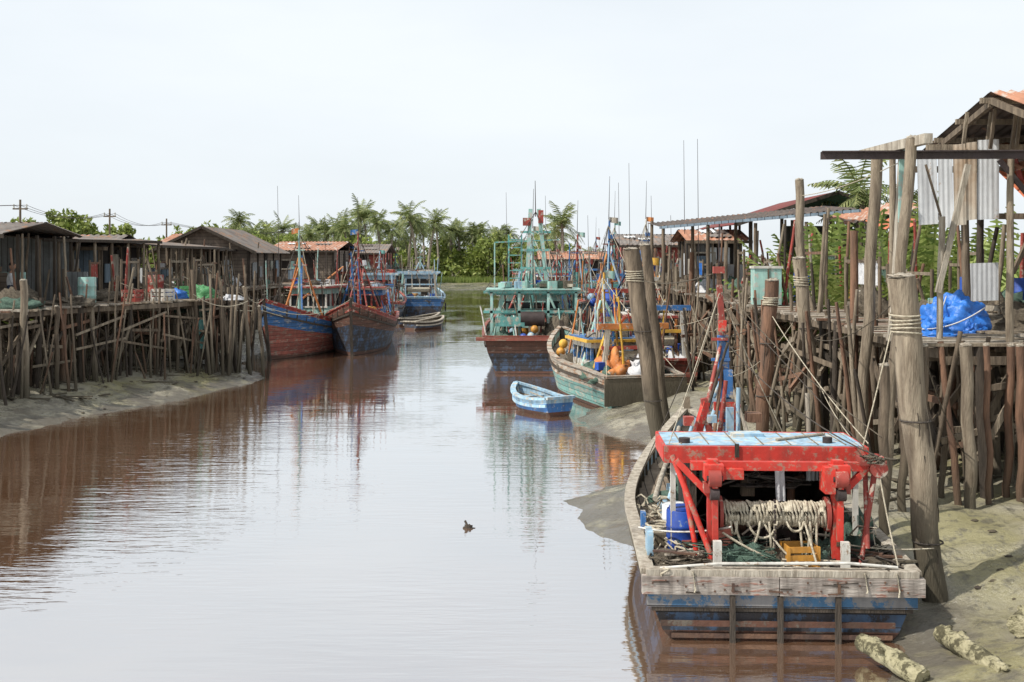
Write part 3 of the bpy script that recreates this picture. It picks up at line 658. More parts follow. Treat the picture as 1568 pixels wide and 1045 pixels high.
boat(FT, 1020, 34.5, rad(4), 7, 2.2, 1.2, 1.2, 1.8, MD(redd, hullred, hullbrown, hullrust, lblue), [redd, orange, blue, woodl, white, yellow], 48, wh=(.35, .6, 1.5, lblue, redd, white), mh=3.4, gh=1.9, poles=16, clutter=14)
b = B(); R = random.Random(40)
for i in range(10): b.lump((X(908, 44)+R.uniform(-.12, .3), 44+R.uniform(0, .3), 1.4+i*.17), (.17, .17, .17), R.choice([plblue, plblue, lblue]), .02, 2, 12, 8, False)
b.barrel((X(935, 43), 43, 2.1), .35, 1.0, plblue); b.box((X(935, 43), 43, 1.5), (.8, .8, 1.2), wood)
b.obj('net_floats')
boat(FT, 537, 49.5, rad(183), 11.5, 3.3, 1.4, 1.3, 2.35, MD(redd, hullbrown, hulldark, hullbrown, redd), [blue, redd, blue, redd, blue], 51, wh=(.25, .5, 1.7, blue, roofgrey, redd), mh=4.6, my=.62, gh=1.9, clutter=14, poles=12, bow=True, fend=False)
boat(FT, 404, 47.5, rad(170), 10.5, 2.9, 1.55, 1.4, 2.55, MD(redd, hullcob, hullred, hullbrown, lblue), [redd, lteal, redd, blue, woodl, orange], 52, wh=(.25, .5, 1.7, lteal, redd, white), mh=4.5, my=.6, gh=1.9, clutter=14, poles=16, bow=True, fend=False)
boat(FT, 640, 81, rad(3), 12, 3.7, 1.5, 1.3, 2.4, MD(lblue, hullcob, hulldark, hulldark, lblue), [lblue, lteal, woodl, lblue], 53, wh=(.35, .6, 1.9, lblue, lblue, white), mh=4.2, gh=2.3, poles=12)
boat(FT, 572, 72, rad(3), 12, 3.5, 1.5, 1.3, 2.4, MD(redd, hullblue, hulldark, hulldark, lblue), [lblue, teal, redd, lblue], 54, wh=(.35, .62, 2.0, lblue, lteal, redd), mh=3.8, gh=2.3, poles=14)
boat(FT, 510, 78, rad(-3), 12, 3.7, 1.5, 1.3, 2.4, MD(redd, hullred, hulldark, hulldark, redd), [redd, teal, redd, blue], 55, wh=(.3, .62, 1.9, redd, white, redd), mh=4.2, gh=2.3, poles=10)
boat(FT, 600, 95, rad(3), 12, 3.7, 1.5, 1.3, 2.4, MD(teal, hullteal, hulldark, hulldark, redd), [lteal, teal, woodl, blue], 56, wh=(.3, .62, 1.9, lteal, white, redd), mh=4.2, gh=2.3, poles=10)
def dinghy(px, d, rz, M, L=2.6, w=1.15):
    P = empty('rowing_dinghy', (X(px, d), d, 0.02), rz)
    M['rub'] = M['cap']
    hull(L, w, .46, .40, .66, .2, M, P, N=12, bulw=.22, rake=.3, stern_w=.8, cap=M['cap'], ribs=False)
    b = B()
    for y in (.35, 1.1, 1.6): b.box((0, y, .36), (w*.8, .18, .03), M['cap'])
    b.beam((-.2, .3, .42), (.1, L*.75, .46), .03, .03, woodl)
    b.obj('thwarts', P)
dm = MD(lblue, blue, blue, hullrust, lblue); dm['cap'] = lblue
dinghy(857, 31.0, rad(30), dm, 2.3, 1.1)
dm = MD(woodd, hulldark, hulldark, hullrust, wood); dm['cap'] = woodl
dinghy(605, 72, rad(-40), dm, 4, 1.3); dinghy(628, 68, rad(-30), dm, 3.5, 1.2)

# ================= piers ==============================================================
R = random.Random(77)
def pier(name, edge, inward, zd, rows=3, sp=1.3, above=.5, brace=.7, over=1):
    E = empty(name)
    b = B(); bd = B(); bb = B()
    side = 1 if inward > 0 else -1
    pts = []
    for (x0, y0), (x1, y1) in zip(edge, edge[1:]):
        Ls = math.hypot(x1-x0, y1-y0); n = max(1, int(Ls/sp))
        for i in range(n): pts.append((x0+(x1-x0)*i/n, y0+(y1-y0)*i/n))
    pts.append(edge[-1]); grid = []
    for (x, y) in pts:
        row = []
        for r in range(rows):
            xx = x+inward*r/(rows-1 if rows > 1 else 1)+R.uniform(-.15, .15); yy = y+R.uniform(-.25, .25)
            g0 = ground(xx, yy); lean = R.uniform(-.3, .3); top = zd+(R.uniform(0, above*2) if r == 0 and R.random() < .5 else -.05)
            rr = R.uniform(.045, .10)
            b.pole((xx+lean, yy+R.uniform(-.2, .2), g0-.4), (xx, yy, top), rr*1.1, rr*.85, R.choice([woodm, woodm, woodd, wood, woodb]), n=6)
            row.append((xx, yy, g0))
        for k in range(over):
            if R.random() < .8:
                xx = x+inward*R.random()*.8; yy = y+R.uniform(-.6, .6); g0 = ground(xx, yy)
                b.pole((xx+R.uniform(-.6, .6), yy, g0-.3), (xx, yy, zd+R.uniform(-.1, .2)), R.uniform(.03, .06), .035, R.choice([woodm, wood, woodd, woodb]), n=5)
        grid.append(row)
    for i in range(len(grid)-1):
        for r in range(rows):
            a = grid[i][r]; c = grid[i+1][r]
            bb.beam((a[0], a[1], zd-.14), (c[0], c[1], zd-.14), .09, .14, woodm)
            if R.random() < brace: bb.beam((a[0], a[1], a[2]+.5+R.random()*.4), (c[0], c[1], zd-.4-R.random()*.4), .05, .09, R.choice([woodm, wood, woodd]))
            if R.random() < brace: z = R.uniform(1.4, zd-.5); bb.beam((a[0], a[1], z), (c[0], c[1], z+R.uniform(-.2, .2)), .06, .09, R.choice([woodm, wood, woodb]))
        for r in range(rows-1):
            a = grid[i][r]; c = grid[i][r+1]
            bb.beam((a[0], a[1], zd-.25), (c[0], c[1], zd-.25), .09, .12, woodm)
            if R.random() < brace*.8: bb.beam((a[0], a[1], a[2]+.6), (c[0], c[1], zd-.5), .05, .09, R.choice([woodm, wood]))
            if R.random() < brace*.7: z = R.uniform(1.3, zd-.5); bb.beam((a[0], a[1], z), (c[0], c[1], z+R.uniform(-.2, .2)), .06, .09, R.choice([woodm, wood, woodm]))
    for (x0, y0), (x1, y1) in zip(edge, edge[1:]):
        Ls = math.hypot(x1-x0, y1-y0); n = int(Ls/.2)
        for i in range(n):
            if R.random() < .04: continue
            x = x0+(x1-x0)*(i+.5)/n; y = y0+(y1-y0)*(i+.5)/n; e = R.uniform(-.15, .25)
            bd.box((x+inward/2-side*e/2, y, zd-.03+R.uniform(-.02, .02)), (abs(inward)+e+.2, .17, .045), R.choice([deckp, deckp, wood, woodl, woodb]))
    b.obj('stilts', E); bd.obj('deck', E); bb.obj('braces', E)
    return E
LD, RD = 2.85, 3.05
LE = [(-15.2, 26), (-13.2, 34), (-10.3, 41.5), (-12.6, 45), (-13.6, 66)]
iLE = lambda y: interp([(b_, a_) for a_, b_ in LE], y)
pier('stilt_pier', LE, -6, LD, rows=5, sp=.95, above=.6, brace=.6, over=3)
pier('stilt_pier', [(-13.6, 66), (-13, 100)], -6, 2.7, rows=3, sp=2.4)
pier('stilt_pier', [(6.6, 22.5), (6.4, 32), (6.5, 42), (7, 60)], 6, RD, rows=4, sp=1.0, above=.9, over=3)
pier('stilt_pier', [(7, 60), (5, 100)], 6, 2.8, rows=3, sp=2.4)
pier('stilt_platform', [(6.1, 16.6), (6.3, 19.0), (6.55, 22.3)], 6, RD, rows=9, sp=.7, above=.02, brace=1.0, over=8)

b = B(); R = random.Random(8)
for i in range(170):
    y = R.uniform(18, 46); xr = interp(RS, y); x = R.uniform(max(xr+.8, 5.1), 7.0)
    if y < 23 and x < 5.8: continue
    g0 = ground(x, y); h = R.uniform(1.0, 3.1)
    b.pole((x, y, g0-.3), (x+R.uniform(-.6, .6), y+R.uniform(-.5, .5), g0+h), R.uniform(.03, .07), .03, R.choice([woodm, wood, woodb, woodd, wood]), n=5)
for i in range(50):
    y = R.uniform(22, 46); x = R.uniform(5.4, 6.8); z = ground(x, y)+R.uniform(.4, 2)
    b.beam((x, y, z), (x+R.uniform(-.8, .8), y+R.uniform(-1.5, 1.5), z+R.uniform(-.6, .6)), .05, .09, R.choice([wood, woodm, woodb]))
b.obj('mooring_stakes')
b = B()
for i in range(110):
    y = R.uniform(30, 44); x = iLE(y)+R.uniform(-.5, .9); g0 = ground(x, y)
    b.pole((x, y, g0-.3), (x+R.uniform(-.5, .5), y, g0+R.uniform(.8, 3.0)), R.uniform(.025, .055), .025, R.choice([woodm, wood, woodb, woodd]), n=5)
for i in range(24):
    y = R.uniform(38.5, 44); x = R.uniform(-10.6, -9.7); g0 = ground(x, y)
    b.pole((x, y, g0-.3), (x+R.uniform(-.6, .4), y, R.uniform(2.4, 4.4)), R.uniform(.04, .07), .035, R.choice([woodm, wood, woodm, woodd, woodb]), n=5)
for z in (1.5, 2.3):
    for a_, c_ in (((-15.1, 26.5), (-13.1, 34)), ((-13.1, 34), (-10.2, 41.4))):
        for k in range(4):
            t0, t1 = k/4, (k+1.1)/4; p0 = V((*a_, 0)).lerp(V((*c_, 0)), t0); p1 = V((*a_, 0)).lerp(V((*c_, 0)), min(1, t1))
            if z > ground(p0.x, p0.y)+.2 and R.random() < .8: b.beam((p0.x+.12, p0.y, z+R.uniform(-.3, .3)), (p1.x+.12, p1.y, z+R.uniform(-.3, .3)), .04, .07, R.choice([woodm, wood]))
b.obj('mooring_stakes')
b = B()
for i in range(120):
    sd = R.random() < .6
    if sd: y = R.uniform(28, 42); x = interp(LS, y)-R.uniform(1, 5)
    else: y = R.uniform(15.5, 30); x = R.uniform(5.6, 9)
    g0 = ground(x, y); a = R.uniform(0, 3.1); L = R.uniform(.3, 1.4)
    b.box((x, y, g0+.03), (L, R.uniform(.04, .10), .035), R.choice([wood, woodm, woodm]), a, R.uniform(-.1, .1), R.uniform(-.12, .12))
b.obj('driftwood')
b = B()
for i in range(300):
    if R.random() < .6: y = R.uniform(27, 46); x = interp(LS, y)-R.uniform(.1, 4)
    else: y = R.uniform(12.5, 26); x = max(interp(RS, y), 4.8)+R.uniform(.2, 4)
    q = R.uniform(.015, .055); b.lump((x, y, ground(x, y)-.01), (q*1.3, q, q*.6), R.choice([woodm, netb, woodd, woodm]), .4, 3, 7, 4, seed=i)
b.obj('mud_clods')

def bigpole(px0, py0, px1, py1, d, dia, m=wood, name='mooring_pole', n=14, bands=False):
    b = B(); bx = X(px1, d); zb = Z(py1, d)
    a = V((bx, d, zb-.5)); t = V((X(px0, d), d+R.uniform(-.1, .1), Z(py0, d)))
    K = 12; path = [a.lerp(t, i/K)+V((.02*math.sin(i*1.3), .02*math.cos(i*1.7), 0)) for i in range(K+1)]
    b.tube(path, dia/2*.92, m, n, dia/2)
    b.lump(t-V((0, 0, .01)), (dia*.48, dia*.48, .05), woodl, .4, 4)
    if dia > .2:
        for k in range(9):
            q = R.uniform(3.3, 6.0); c0 = a.lerp(t, R.uniform(.2, .8)); c1 = c0+(t-a).normalized()*R.uniform(.2, .7)
            o = V((math.cos(q), math.sin(q), 0))*(dia/2*.97); b.tube([c0+o, c0.lerp(c1, .5)+o+V((.01, 0, 0)), c1+o], .006, woodd, 4)
    if bands:
        for k in range(5):
            c = a.lerp(t, .90-.012*k); b.tube([(c.x+(dia/2+.012)*math.cos(q), c.y+(dia/2+.012)*math.sin(q), c.z+.015*math.sin(q+k)) for q in [i*math.pi/6 for i in range(13)]], .012, rope, 4, cap=False)
        for k in (.3, .62): 
            c = a.lerp(t, k); b.tube([(c.x+(dia/2+.01)*math.cos(q), c.y+(dia/2+.01)*math.sin(q), c.z) for q in [i*math.pi/6 for i in range(13)]], .012, roped, 4, cap=False)
    b.obj(name)
R = random.Random(3)
bigpole(1377, 424, 1438, 938, 13.6, .33, bands=True)
bigpole(966, 382, 1014, 680, 26.8, .40, m=woodm, bands=True)
bigpole(988, 376, 1024, 660, 27.6, .26, m=woodm)
bigpole(1222, 396, 1254, 640, 23.5, .27, bands=True)
bigpole(1224, 276, 1228, 500, 26, .2)
bigpole(1180, 430, 1164, 640, 21, .26, m=woodb, bands=True)
bigpole(1340, 236, 1316, 680, 19, .19)
bigpole(1396, 212, 1352, 720, 16.4, .16)
bigpole(1480, 530, 1492, 828, 16.2, .17)
bigpole(1352, 560, 1356, 840, 15.6, .14, m=woodm)
for k, px in enumerate((1385, 1412, 1445, 1512, 1545, 1500, 1560)): bigpole(px, 530, px+R.uniform(-8, 8), 800, 16.4+.25*(k % 3), R.uniform(.08, .14), m=R.choice([woodm, woodb]))
bigpole(34, 430, 42, 640, 31.5, .2, m=wood); bigpole(122, 455, 127, 585, 34.5, .22, m=woodd)
bigpole(85, 470, 88, 600, 33, .14, m=woodm); bigpole(58, 470, 60, 615, 33, .12, m=woodm); bigpole(22, 470, 24, 600, 33, .14, m=woodm)
bigpole(290, 470, 284, 545, 40, .14); bigpole(375, 440, 384, 575, 41.5, .16, m=wood); bigpole(396, 470, 405, 578, 41.2, .13, m=woodm)
for px, t, bt, d in ((1050, 215, 470, 46), (1071, 213, 460, 44), (950, 280, 450, 50), (966, 250, 450, 50), (778, 295, 430, 60), (838, 300, 430, 55), (1000, 300, 430, 52), (428, 285, 430, 54), (903, 330, 430, 52), (920, 350, 430, 60), (1030, 330, 430, 44), (500, 330, 430, 60), (460, 340, 430, 56)):
    b = B(); b.tube([(X(px, d), d, Z(bt, d)-1.5), (X(px-3, d), d, Z(t, d))], .02, steeld, 5, .008)
    b.obj('radio_antenna')

E = empty('hoist_frame'); b = B()
b.beam((X(1262, 17), 17.2, Z(237, 17)), (X(1600, 17), 16.6, Z(241, 17)), .08, .11, steeld)
b.beam((X(1264, 17), 17.2, Z(231, 17)), (X(1600, 17), 16.6, Z(235, 17)), .18, .02, steeld)
b.beam((X(1338, 18), 18.6, Z(232, 18)), (X(1422, 16), 16, Z(212, 16)), .12, .14, woodl)
b.beam((X(1395, 17), 17.3, Z(218, 17)), (X(1384, 17), 17.3, Z(420, 17)), .12, .12, woodl)
b.beam((X(1392, 17), 17.22, Z(218, 17)), (X(1390, 17), 17.22, Z(340, 17)), .14, .02, lteal)
b.beam((X(1412, 17), 17.4, Z(228, 17)), (X(1376, 17), 17.4, RD), .08, .08, woodl)
b.beam((X(1503, 17), 17.5, Z(248, 17)), (X(1455, 17), 17.5, Z(450, 17)), .07, .08, woodl)
b.beam((X(1436, 17), 17.5, Z(248, 17)), (X(1460, 17), 17.5, Z(330, 17)), .03, .03, woodm)
b.pole((X(1462, 17), 17.5, Z(330, 17)), (X(1462, 17), 17.6, RD), .05, .05, woodl)
b.beam((X(1530, 17), 17, Z(245, 17)), (X(1600, 17), 17, Z(330, 17)), .06, .07, steeld)
b.pole((X(1560, 16.7), 17, RD), (X(1562, 16.7), 17, Z(235, 16.7)), .06, .05, wood)
b.obj('beams', E)

# ================= right shed ====
E = empty('fish_shed'); b = B()
rx, ry, rz_ = X(1513, 18.5), 18.5, Z(143, 18.5)
bk = V((X(1410, 22.3)-rx, 22.3-ry, Z(232, 22.3)-rz_))
b.corr((rx, ry, rz_), (7, 0, 0), bk, roofdark, .2, .03)
b.corr((rx+.02, ry, rz_+.03), (7, 0, 0), (.15, -1.9, -.62), roofrust, .2, .03)
b.obj('roof', E); b = B()
for t in (0.02, .35, .68, .98):
    p = V((rx, ry, rz_-.1))+bk*t; b.beam(p+V((-.1, 0, 0)), p+V((7, 0, 0)), .07, .09, wood)
for x in (0.05, 1.4, 2.8, 4.2): b.beam((rx+x, ry, rz_-.17), V((rx+x, ry, rz_-.17))+bk, .07, .1, woodm); b.beam((rx+x, ry, rz_-.12), (rx+x+.1, ry-1.8, rz_-.72), .06, .1, woodm)
for x, y in ((rx-.05, 19.3), (rx-.45, 21.8), (rx+1.3, 19.5), (rx+1.3, 22), (rx+2.8, 19.5), (rx+2.8, 22), (rx+4.2, 22), (rx+1.6, 17.4)):
    b.pole((x, y, RD), (x, y, 6.3), .075, .06, R.choice([wood, woodm, woodd]))
b.beam((7.0, 19.3, 6.15), (13, 19.3, 6.15), .08, .12, wood); b.beam((7.0, 19.3, 5.0), (13, 19.3, 5.0), .06, .1, woodm); b.beam((7.6, 22, 6.0), (13, 22, 6.0), .08, .12, woodm)
for x in (7.6, 8.0, 8.5, 8.9, 9.3): b.beam((x, 19.27, 6.15), (x+.05, 19.2, 6.75), .05, .05, wood)
for k in range(5): b.beam((rx+.2+k*.35, 18.9, 6.1), (rx+.2+k*.35, 18.7, 6.75), .05, .05, woodm)
b.obj('frame', E); b = B()
def strip(px0, px1, py0, py1, d, m_, dx=.0): b.corr((X(px0, d), d, Z(py0, d)), (X(px1, d)-X(px0, d), 0, .02), (dx, 0, Z(py1, d)-Z(py0, d)), m_, .085, .006)
stain = mat('stained_iron', (.62, .55, .45), (.42, .30, .2), 1.5, .6, .1)
strip(1404, 1434, 240, 345, 19.2, galv, .03); strip(1436, 1458, 234, 350, 19.17, galv, .02); strip(1459, 1478, 222, 346, 19.14, stain, .02); strip(1479, 1496, 219, 338, 19.17, stain); strip(1497, 1530, 215, 337, 19.2, galv)
strip(1474, 1529, 404, 462, 20, galv)
b.quad([(10.2, 22.5, RD), (13.5, 22.5, RD), (13.5, 22.5, 6.2), (10.2, 22.5, 6.2)], wallbrown)
b.corr((X(1532, 19.8), 19.3, Z(262, 19.5)), (2, 0, .3), (0, 1.8, .55), roofrust, .15, .02)
b.corr((X(1532, 19.8), 18.6, Z(315, 19)), (2, 0, .1), (0, .1, .15), blue, .15, .01)
b.corr((X(1532, 19.8), 18.7, Z(312, 19)), (2, 0, .1), (0, 1.2, .6), mat('orange_roof_iron', (.55, .17, .08), (.4, .11, .05), 2, .7, .2), .15, .02)
b.obj('cladding', E)
b = B(); R = random.Random(19)
for i in range(36):
    x = R.uniform(8.4, 12.5); y = R.uniform(19.5, 24); k = R.random()
    if k < .25: b.crate((x, y, RD), (.6, .45, .4), R.choice([redd, woodl, lteal, wood]), R.uniform(0, 3))
    elif k < .35: b.barrel((x, y, RD), .28, .85, plblue)
    elif k < .7: b.pole((x, y, RD), (x+R.uniform(-.4, .4), y, RD+R.uniform(1.2, 2.6)), .05, .04, R.choice([redd, wood, woodm, woodd]))
    else: b.lump((x, y, RD), (.6, .5, .5), R.choice([netb, netg, netb, steeld]), .35, 3, seed=i)
for i in range(20): 
    x = R.uniform(8.8, 12); y = R.uniform(18.7, 22); z = R.uniform(3.3, 5.6); b.beam((x, y, z), (x+R.uniform(-.8, .8), y+.2, z+R.uniform(-1, 1)), .05, .08, R.choice([redd, woodm, wood, woodb]))
b.obj('fishing_gear_pile')
b = B()
b.lump((X(1452, 19.2), 19.0, RD), (.60, .45, .58), tarpb, .2, 2.4, 60, 34, seed=21); b.lump((X(1425, 18.6), 18.6, RD), (.3, .25, .22), tarpb, .3, 4, 30, 14, seed=23)
b.lump((X(1487, 18.6), 18.7, RD), (.22, .28, .24), tarpb, .3, 4, 30, 14, seed=25); b.lump((X(1440, 18), 18.1, RD), (.42, .14, .07), tarpb, .4, 4, 24, 8, seed=26)
b.rope((X(1405, 18.5), 18.4, RD+.1), (X(1505, 18.5), 18.4, RD+.45), .1, .012, cloth); b.rope((X(1435, 18.5), 18.5, RD+.05), (X(1460, 18.5), 18.8, RD+.62), -.05, .01, cloth)
b.obj('blue_tarpaulin_heap')
b = B()
for i in range(14): b.box((R.uniform(7.0, 10), R.uniform(16.8, 18.5), RD+.03+.03*(i % 3)), (R.uniform(.8, 2.0), .18, .03), R.choice([deckp, woodl, wood]), R.uniform(-.15, .15))
b.tangle((8.6, 17.6, RD), (.6, .3, .15), rope, 4, .012); b.lump((9.4, 17.8, RD), (.6, .5, .25), netb, .4, 3, seed=2)
b.obj('loose_planks')

def shed(name, x0, x1, y0, y1, zf, ze, zr, wm, rm, ridge='y', rm2=None, openf=False, over=.4, trim=woodd, door=True, back=True):
    E = empty(name, (0, 0, 0)); b = B(); rm2 = rm2 or rm
    xm = (x0+x1)/2; ym = (y0+y1)/2
    if not openf:
        for (a, c) in (((x0, y0), (x1, y0)), ((x1, y0), (x1, y1)), ((x1, y1), (x0, y1)), ((x0, y1), (x0, y0))):
            b.quad([(a[0], a[1], zf), (c[0], c[1], zf), (c[0], c[1], ze), (a[0], a[1], ze)], wm)
        if ridge == 'y': 
            for y in (y0, y1): b.quad([(x0, y, ze), (x1, y, ze), (xm, y, zr)], wm)
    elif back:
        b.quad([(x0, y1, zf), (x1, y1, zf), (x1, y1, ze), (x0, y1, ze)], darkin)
    else: b.quad([(xm, y1, zf), (x1, y1, zf), (x1, y1, ze), (xm, y1, ze)], wm)
    b.obj('walls', E); b = B()
    if ridge == 'y':
        for xe, mm in ((x0, rm), (x1, rm2)):
            s = (zr-ze)/(abs(xe-xm)); o = over*(1 if xe > xm else -1)
            b.corr((xm, y0-over, zr+.05), (0, y1-y0+2*over, 0), (xe+o-xm, 0, -(abs(xe-xm)+over)*s), mm, .25, .03)
            b.beam((xm, y0-over, zr+.03), (xe+o, y0-over, zr+.03-(abs(xe-xm)+over)*s), .05, .14, trim)
    else:
        for ye in (y0, y1):
            s = (zr-ze)/(abs(ye-ym)); o = over*(1 if ye > ym else -1)
            b.corr((x0-over, ym, zr+.05), (x1-x0+2*over, 0, 0), (0, ye+o-ym, -(abs(ye-ym)+over)*s), rm if ye < ym else rm2, .25, .03)
        b.beam((x0-over, y0-over, ze-.08), (x1+over, y0-over, ze-.08), .05, .12, trim)
        # patches of odd sheets weighed down on the roof
        s = (zr-ze)/(ym-y0)
        for k in range(4):
            xx = R.uniform(x0, x1-1); yy = R.uniform(y0, ym-.8); b.corr((xx, yy, zr+.10-(ym-yy)*s), (R.uniform(.6, 1.2), 0, 0), (0, .7, .7*s), R.choice([roofrust, roofgrey, roofdark, galv]), .25, .02)
    b.obj('roof', E); b = B()
    nn = max(2, int((x1-x0)/1.4))
    for i in range(nn+1):
        x = x0+(x1-x0)*i/nn; b.box((x, y0-.04, (zf+ze)/2), (.1, .08, ze-zf), trim)
        g0 = ground(x, y0); b.pole((x, y0-.05, g0-.3), (x, y0-.05, zf), .08, .08, woodm); b.pole((x, y1, ground(x, y1)-.3), (x, y1, zf), .08, .08, woodm)
    side = x1 if x1 < 0 else x0; q = .04 if x1 < 0 else -.04
    for i in range(5):
        y = y0+(y1-y0)*i/4; b.box((side+q, y, (zf+ze)/2), (.08, .1, ze-zf), trim)
    b.obj('posts', E)
    if door and not openf:
        b = B(); xc = x0+(x1-x0)*.62; hd = min(1.9, ze-zf-.1)
        b.box((xc, y0-.03, zf+hd/2), (.8, .05, hd), darkin)
        for s in (-.43, .43): b.box((xc+s, y0-.06, zf+hd/2), (.08, .07, hd), woodl)
        xc = x0+(x1-x0)*.22; b.box((xc, y0-.03, zf+1.15), (.7, .05, .55), darkin)
        for s in (-.38, .38): b.box((xc+s, y0-.06, zf+1.15), (.06, .06, .65), woodl)
        for s in (-.3, .3): b.box((xc, y0-.06, zf+1.15+s), (.7, .06, .06), woodl)
        yc = (y0+y1)/2
        b.box((side+q*.7, yc, zf+hd/2), (.05, .8, hd), darkin); b.box((side+q*.7, yc+1.5, zf+1.15), (.05, .7, .55), glass)
        for k in range(6): yy = R.uniform(y0+.3, y1-.3); b.box((side+q*(1.2+.1*k), yy, zf+R.uniform(.5, 1.3)), (.04, R.uniform(.3, .9), R.uniform(.4, 1.0)), R.choice([galv, wallblue, woodl, wallgrey, wallbrown]))
        for k in range(4): xx = R.uniform(x0+.3, x1-.3); b.box((xx, y0-.03-.01*k, zf+R.uniform(.5, 1.3)), (R.uniform(.3, .9), .04, R.uniform(.4, 1.0)), R.choice([galv, wallblue, lteal, wallgrey, wallbrown]))
        b.obj('openings', E)
    b = B(); b.box((xm, ym, zf-.06), (x1-x0+.3, y1-y0+.3, .1), deckp); b.obj('floor', E)
    return E
shed('net_shed', -22, -14.9, 33, 38.5, LD+.02, 5.0, 5.35, wallgrey, roofgrey, 'x', openf=True, trim=woodd, back=False)
shed('wooden_shack', -18.2, -14.6, 40.5, 44.5, LD+.02, 4.7, 5.1, wallblue, roofgrey, 'x', trim=woodm)
shed('tin_shed', -22.5, -17.9, 50, 55, LD, 4.8, 5.3, wallbrown, roofgrey, 'x')
shed('stilt_house', -18.2, -13.6, 59, 67, 2.7, 4.75, 5.85, wallbrown, roofgrey, 'y', over=.5)
shed('stilt_house', -21.5, -17.5, 70, 78, 2.7, 5.1, 5.8, wallbrown, roofrust, 'x')
shed('stilt_house', -16, -11.9, 76, 86, 2.7, 4.8, 5.4, wallbrown, roofrust, 'x', rm2=roofgrey)
shed('boat_shed', -14.5, -10.5, 92, 100, 2.7, 4.7, 5.4, redd, roofgrey, 'x')
shed('stilt_house', -30, -24, 44, 52, LD, 4.9, 5.6, wallgrey, roofgrey, 'x')
shed('stilt_house', 9.2, 15.5, 44, 52, RD, 5.75, 6.75, wallgrey, roofred, 'y', rm2=roofgreen, over=.7, openf=True, back=False)
shed('wooden_shack', 7.2, 9.0, 45, 49, RD, 5.0, 5.4, wallgrey, roofrust, 'x', trim=woodm)
shed('boat_shed', 6.2, 12, 62, 70, 2.8, 5.0, 5.6, redd, roofgrey, 'x')
shed('boat_shed', 2.5, 9, 92, 100, 2.8, 4.2, 4.8, wallgrey, roofrust, 'x')
E = empty('tin_roof_lean_to'); b = B()
b.corr((X(1290, 36), 36, Z(345, 36)), (X(1400, 36)-X(1290, 36), -1, .55), (.3, 3, .35), roofrust, .22, .03)
b.corr((X(1330, 34), 33, Z(352, 34)), (1.4, -.5, .1), (.2, 2, .3), mat('orange_roof_iron', (.5, .15, .08)), .22, .03)
for x in (X(1292, 36), X(1345, 36), X(1400, 36)): b.pole((x, 36.1, RD), (x, 36.1, Z(345, 36)), .07, .06, woodm); b.pole((x+.2, 38.8, RD), (x+.2, 38.8, Z(345, 36)+.3), .07, .06, woodm)
b.obj('roof', E)
E = empty('pier_canopy'); b = B()
b.corr((X(1012, 40), 40, Z(348, 40)), (X(1300, 36)-X(1012, 40), -5, Z(322, 36)-Z(348, 40)), (0, 4, .25), roofdark, .22, .03)
b.beam((X(1010, 40), 39.95, Z(348, 40)-.02), (X(1302, 36), 34.9, Z(324, 36)-.02), .05, .09, wallblue)
for t in (0, .25, .5, .75, 1): 
    x = X(1012, 40)+(X(1300, 36)-X(1012, 40))*t; y = 40-5*t; b.pole((x+.1, y+.1, RD), (x+.1, y+.1, Z(345, 40)), .07, .06, woodm); b.pole((x+.1, y+3.4, RD), (x+.1, y+3.4, Z(345, 40)+.25), .07, .06, woodm)
b.obj('canopy', E)
for (x0, y0, x1, y1, z) in ((-13.2, 43, -13.4, 54, 4.75), (-14.2, 55, -14.3, 66, 4.7), (-15.2, 37, -13.2, 43, 4.9)):
    E = empty('pier_canopy'); b = B()
    b.corr((x0, y0, z), (x1-x0, y1-y0, 0), (-2.8, .4, .25), roofgrey, .22, .03)
    b.beam((x0+.02, y0, z-.02), (x1+.02, y1, z-.02), .06, .1, woodd)
    for i in range(8):
        t = i/7; x = x0+(x1-x0)*t; y = y0+(y1-y0)*t
        b.pole((x-.1, y, LD), (x-.1, y, z), .06, .05, R.choice([woodm, wood])); b.pole((x-2.5, y+.3, LD), (x-2.5, y+.3, z+.2), .06, .05, woodm)
    b.obj('canopy', E)

def clutter(name, n, xr, yr, z, seed, edge=None):
    global R
    R = random.Random(seed); b = B()
    for i in range(n):
        y = R.uniform(*yr); x = R.uniform(*xr) if edge is None else edge(y)+R.uniform(*xr)
        k = R.random()
        if k < .05: b.barrel((x, y, z), .27, .85, R.choice([plblue, lteal, redd]))
        elif k < .13: b.crate((x, y, z), (.6, .45, .4), R.choice([plorange, redd, lblue, woodl, tarpg, white]), R.uniform(0, 3))
        elif k < .35: b.lump((x, y, z), (R.uniform(.3, .7), .5, R.uniform(.25, .6)), R.choice([netg, netb, netb, cloth, netb]), .35, 3, seed=i+seed)
        elif k < .7: b.pole((x, y, z), (x+R.uniform(-.4, .4), y+R.uniform(-.3, .3), z+R.uniform(.8, 2.4)), .045, .035, R.choice([wood, woodm, woodl, woodd, woodb, wood, redd]), n=5)
        elif k < .94:
            L = R.uniform(.8, 2.4); zz = z+R.uniform(.6, 1.4); b.beam((x, y, zz), (x, y+L, zz), .05, .07, R.choice([wood, woodm, woodb])); b.pole((x, y, z), (x, y, zz+.1), .04, .04, woodm, n=5); b.pole((x, y+L, z), (x, y+L, zz+.1), .04, .04, woodm, n=5)
            if R.random() < .35: b.corr((x, y+.1, zz), (0, L*.6, 0), (.02, 0, -.5), R.choice([netg, cloth, netb, tarpb, redd]), .2, .03)
        else: b.box((x, y, z+.5), (.8, .05, 1.0), R.choice([lteal, wallblue, wallgrey, wallbrown, galv]), R.uniform(-.4, .4))
    b.obj(name)
clutter('fishing_gear_pile', 180, (-4, -.3), (32, 66), LD, 5, edge=iLE)
clutter('fishing_gear_pile', 190, (6.8, 10.5), (23.5, 60), RD, 6)
b = B()
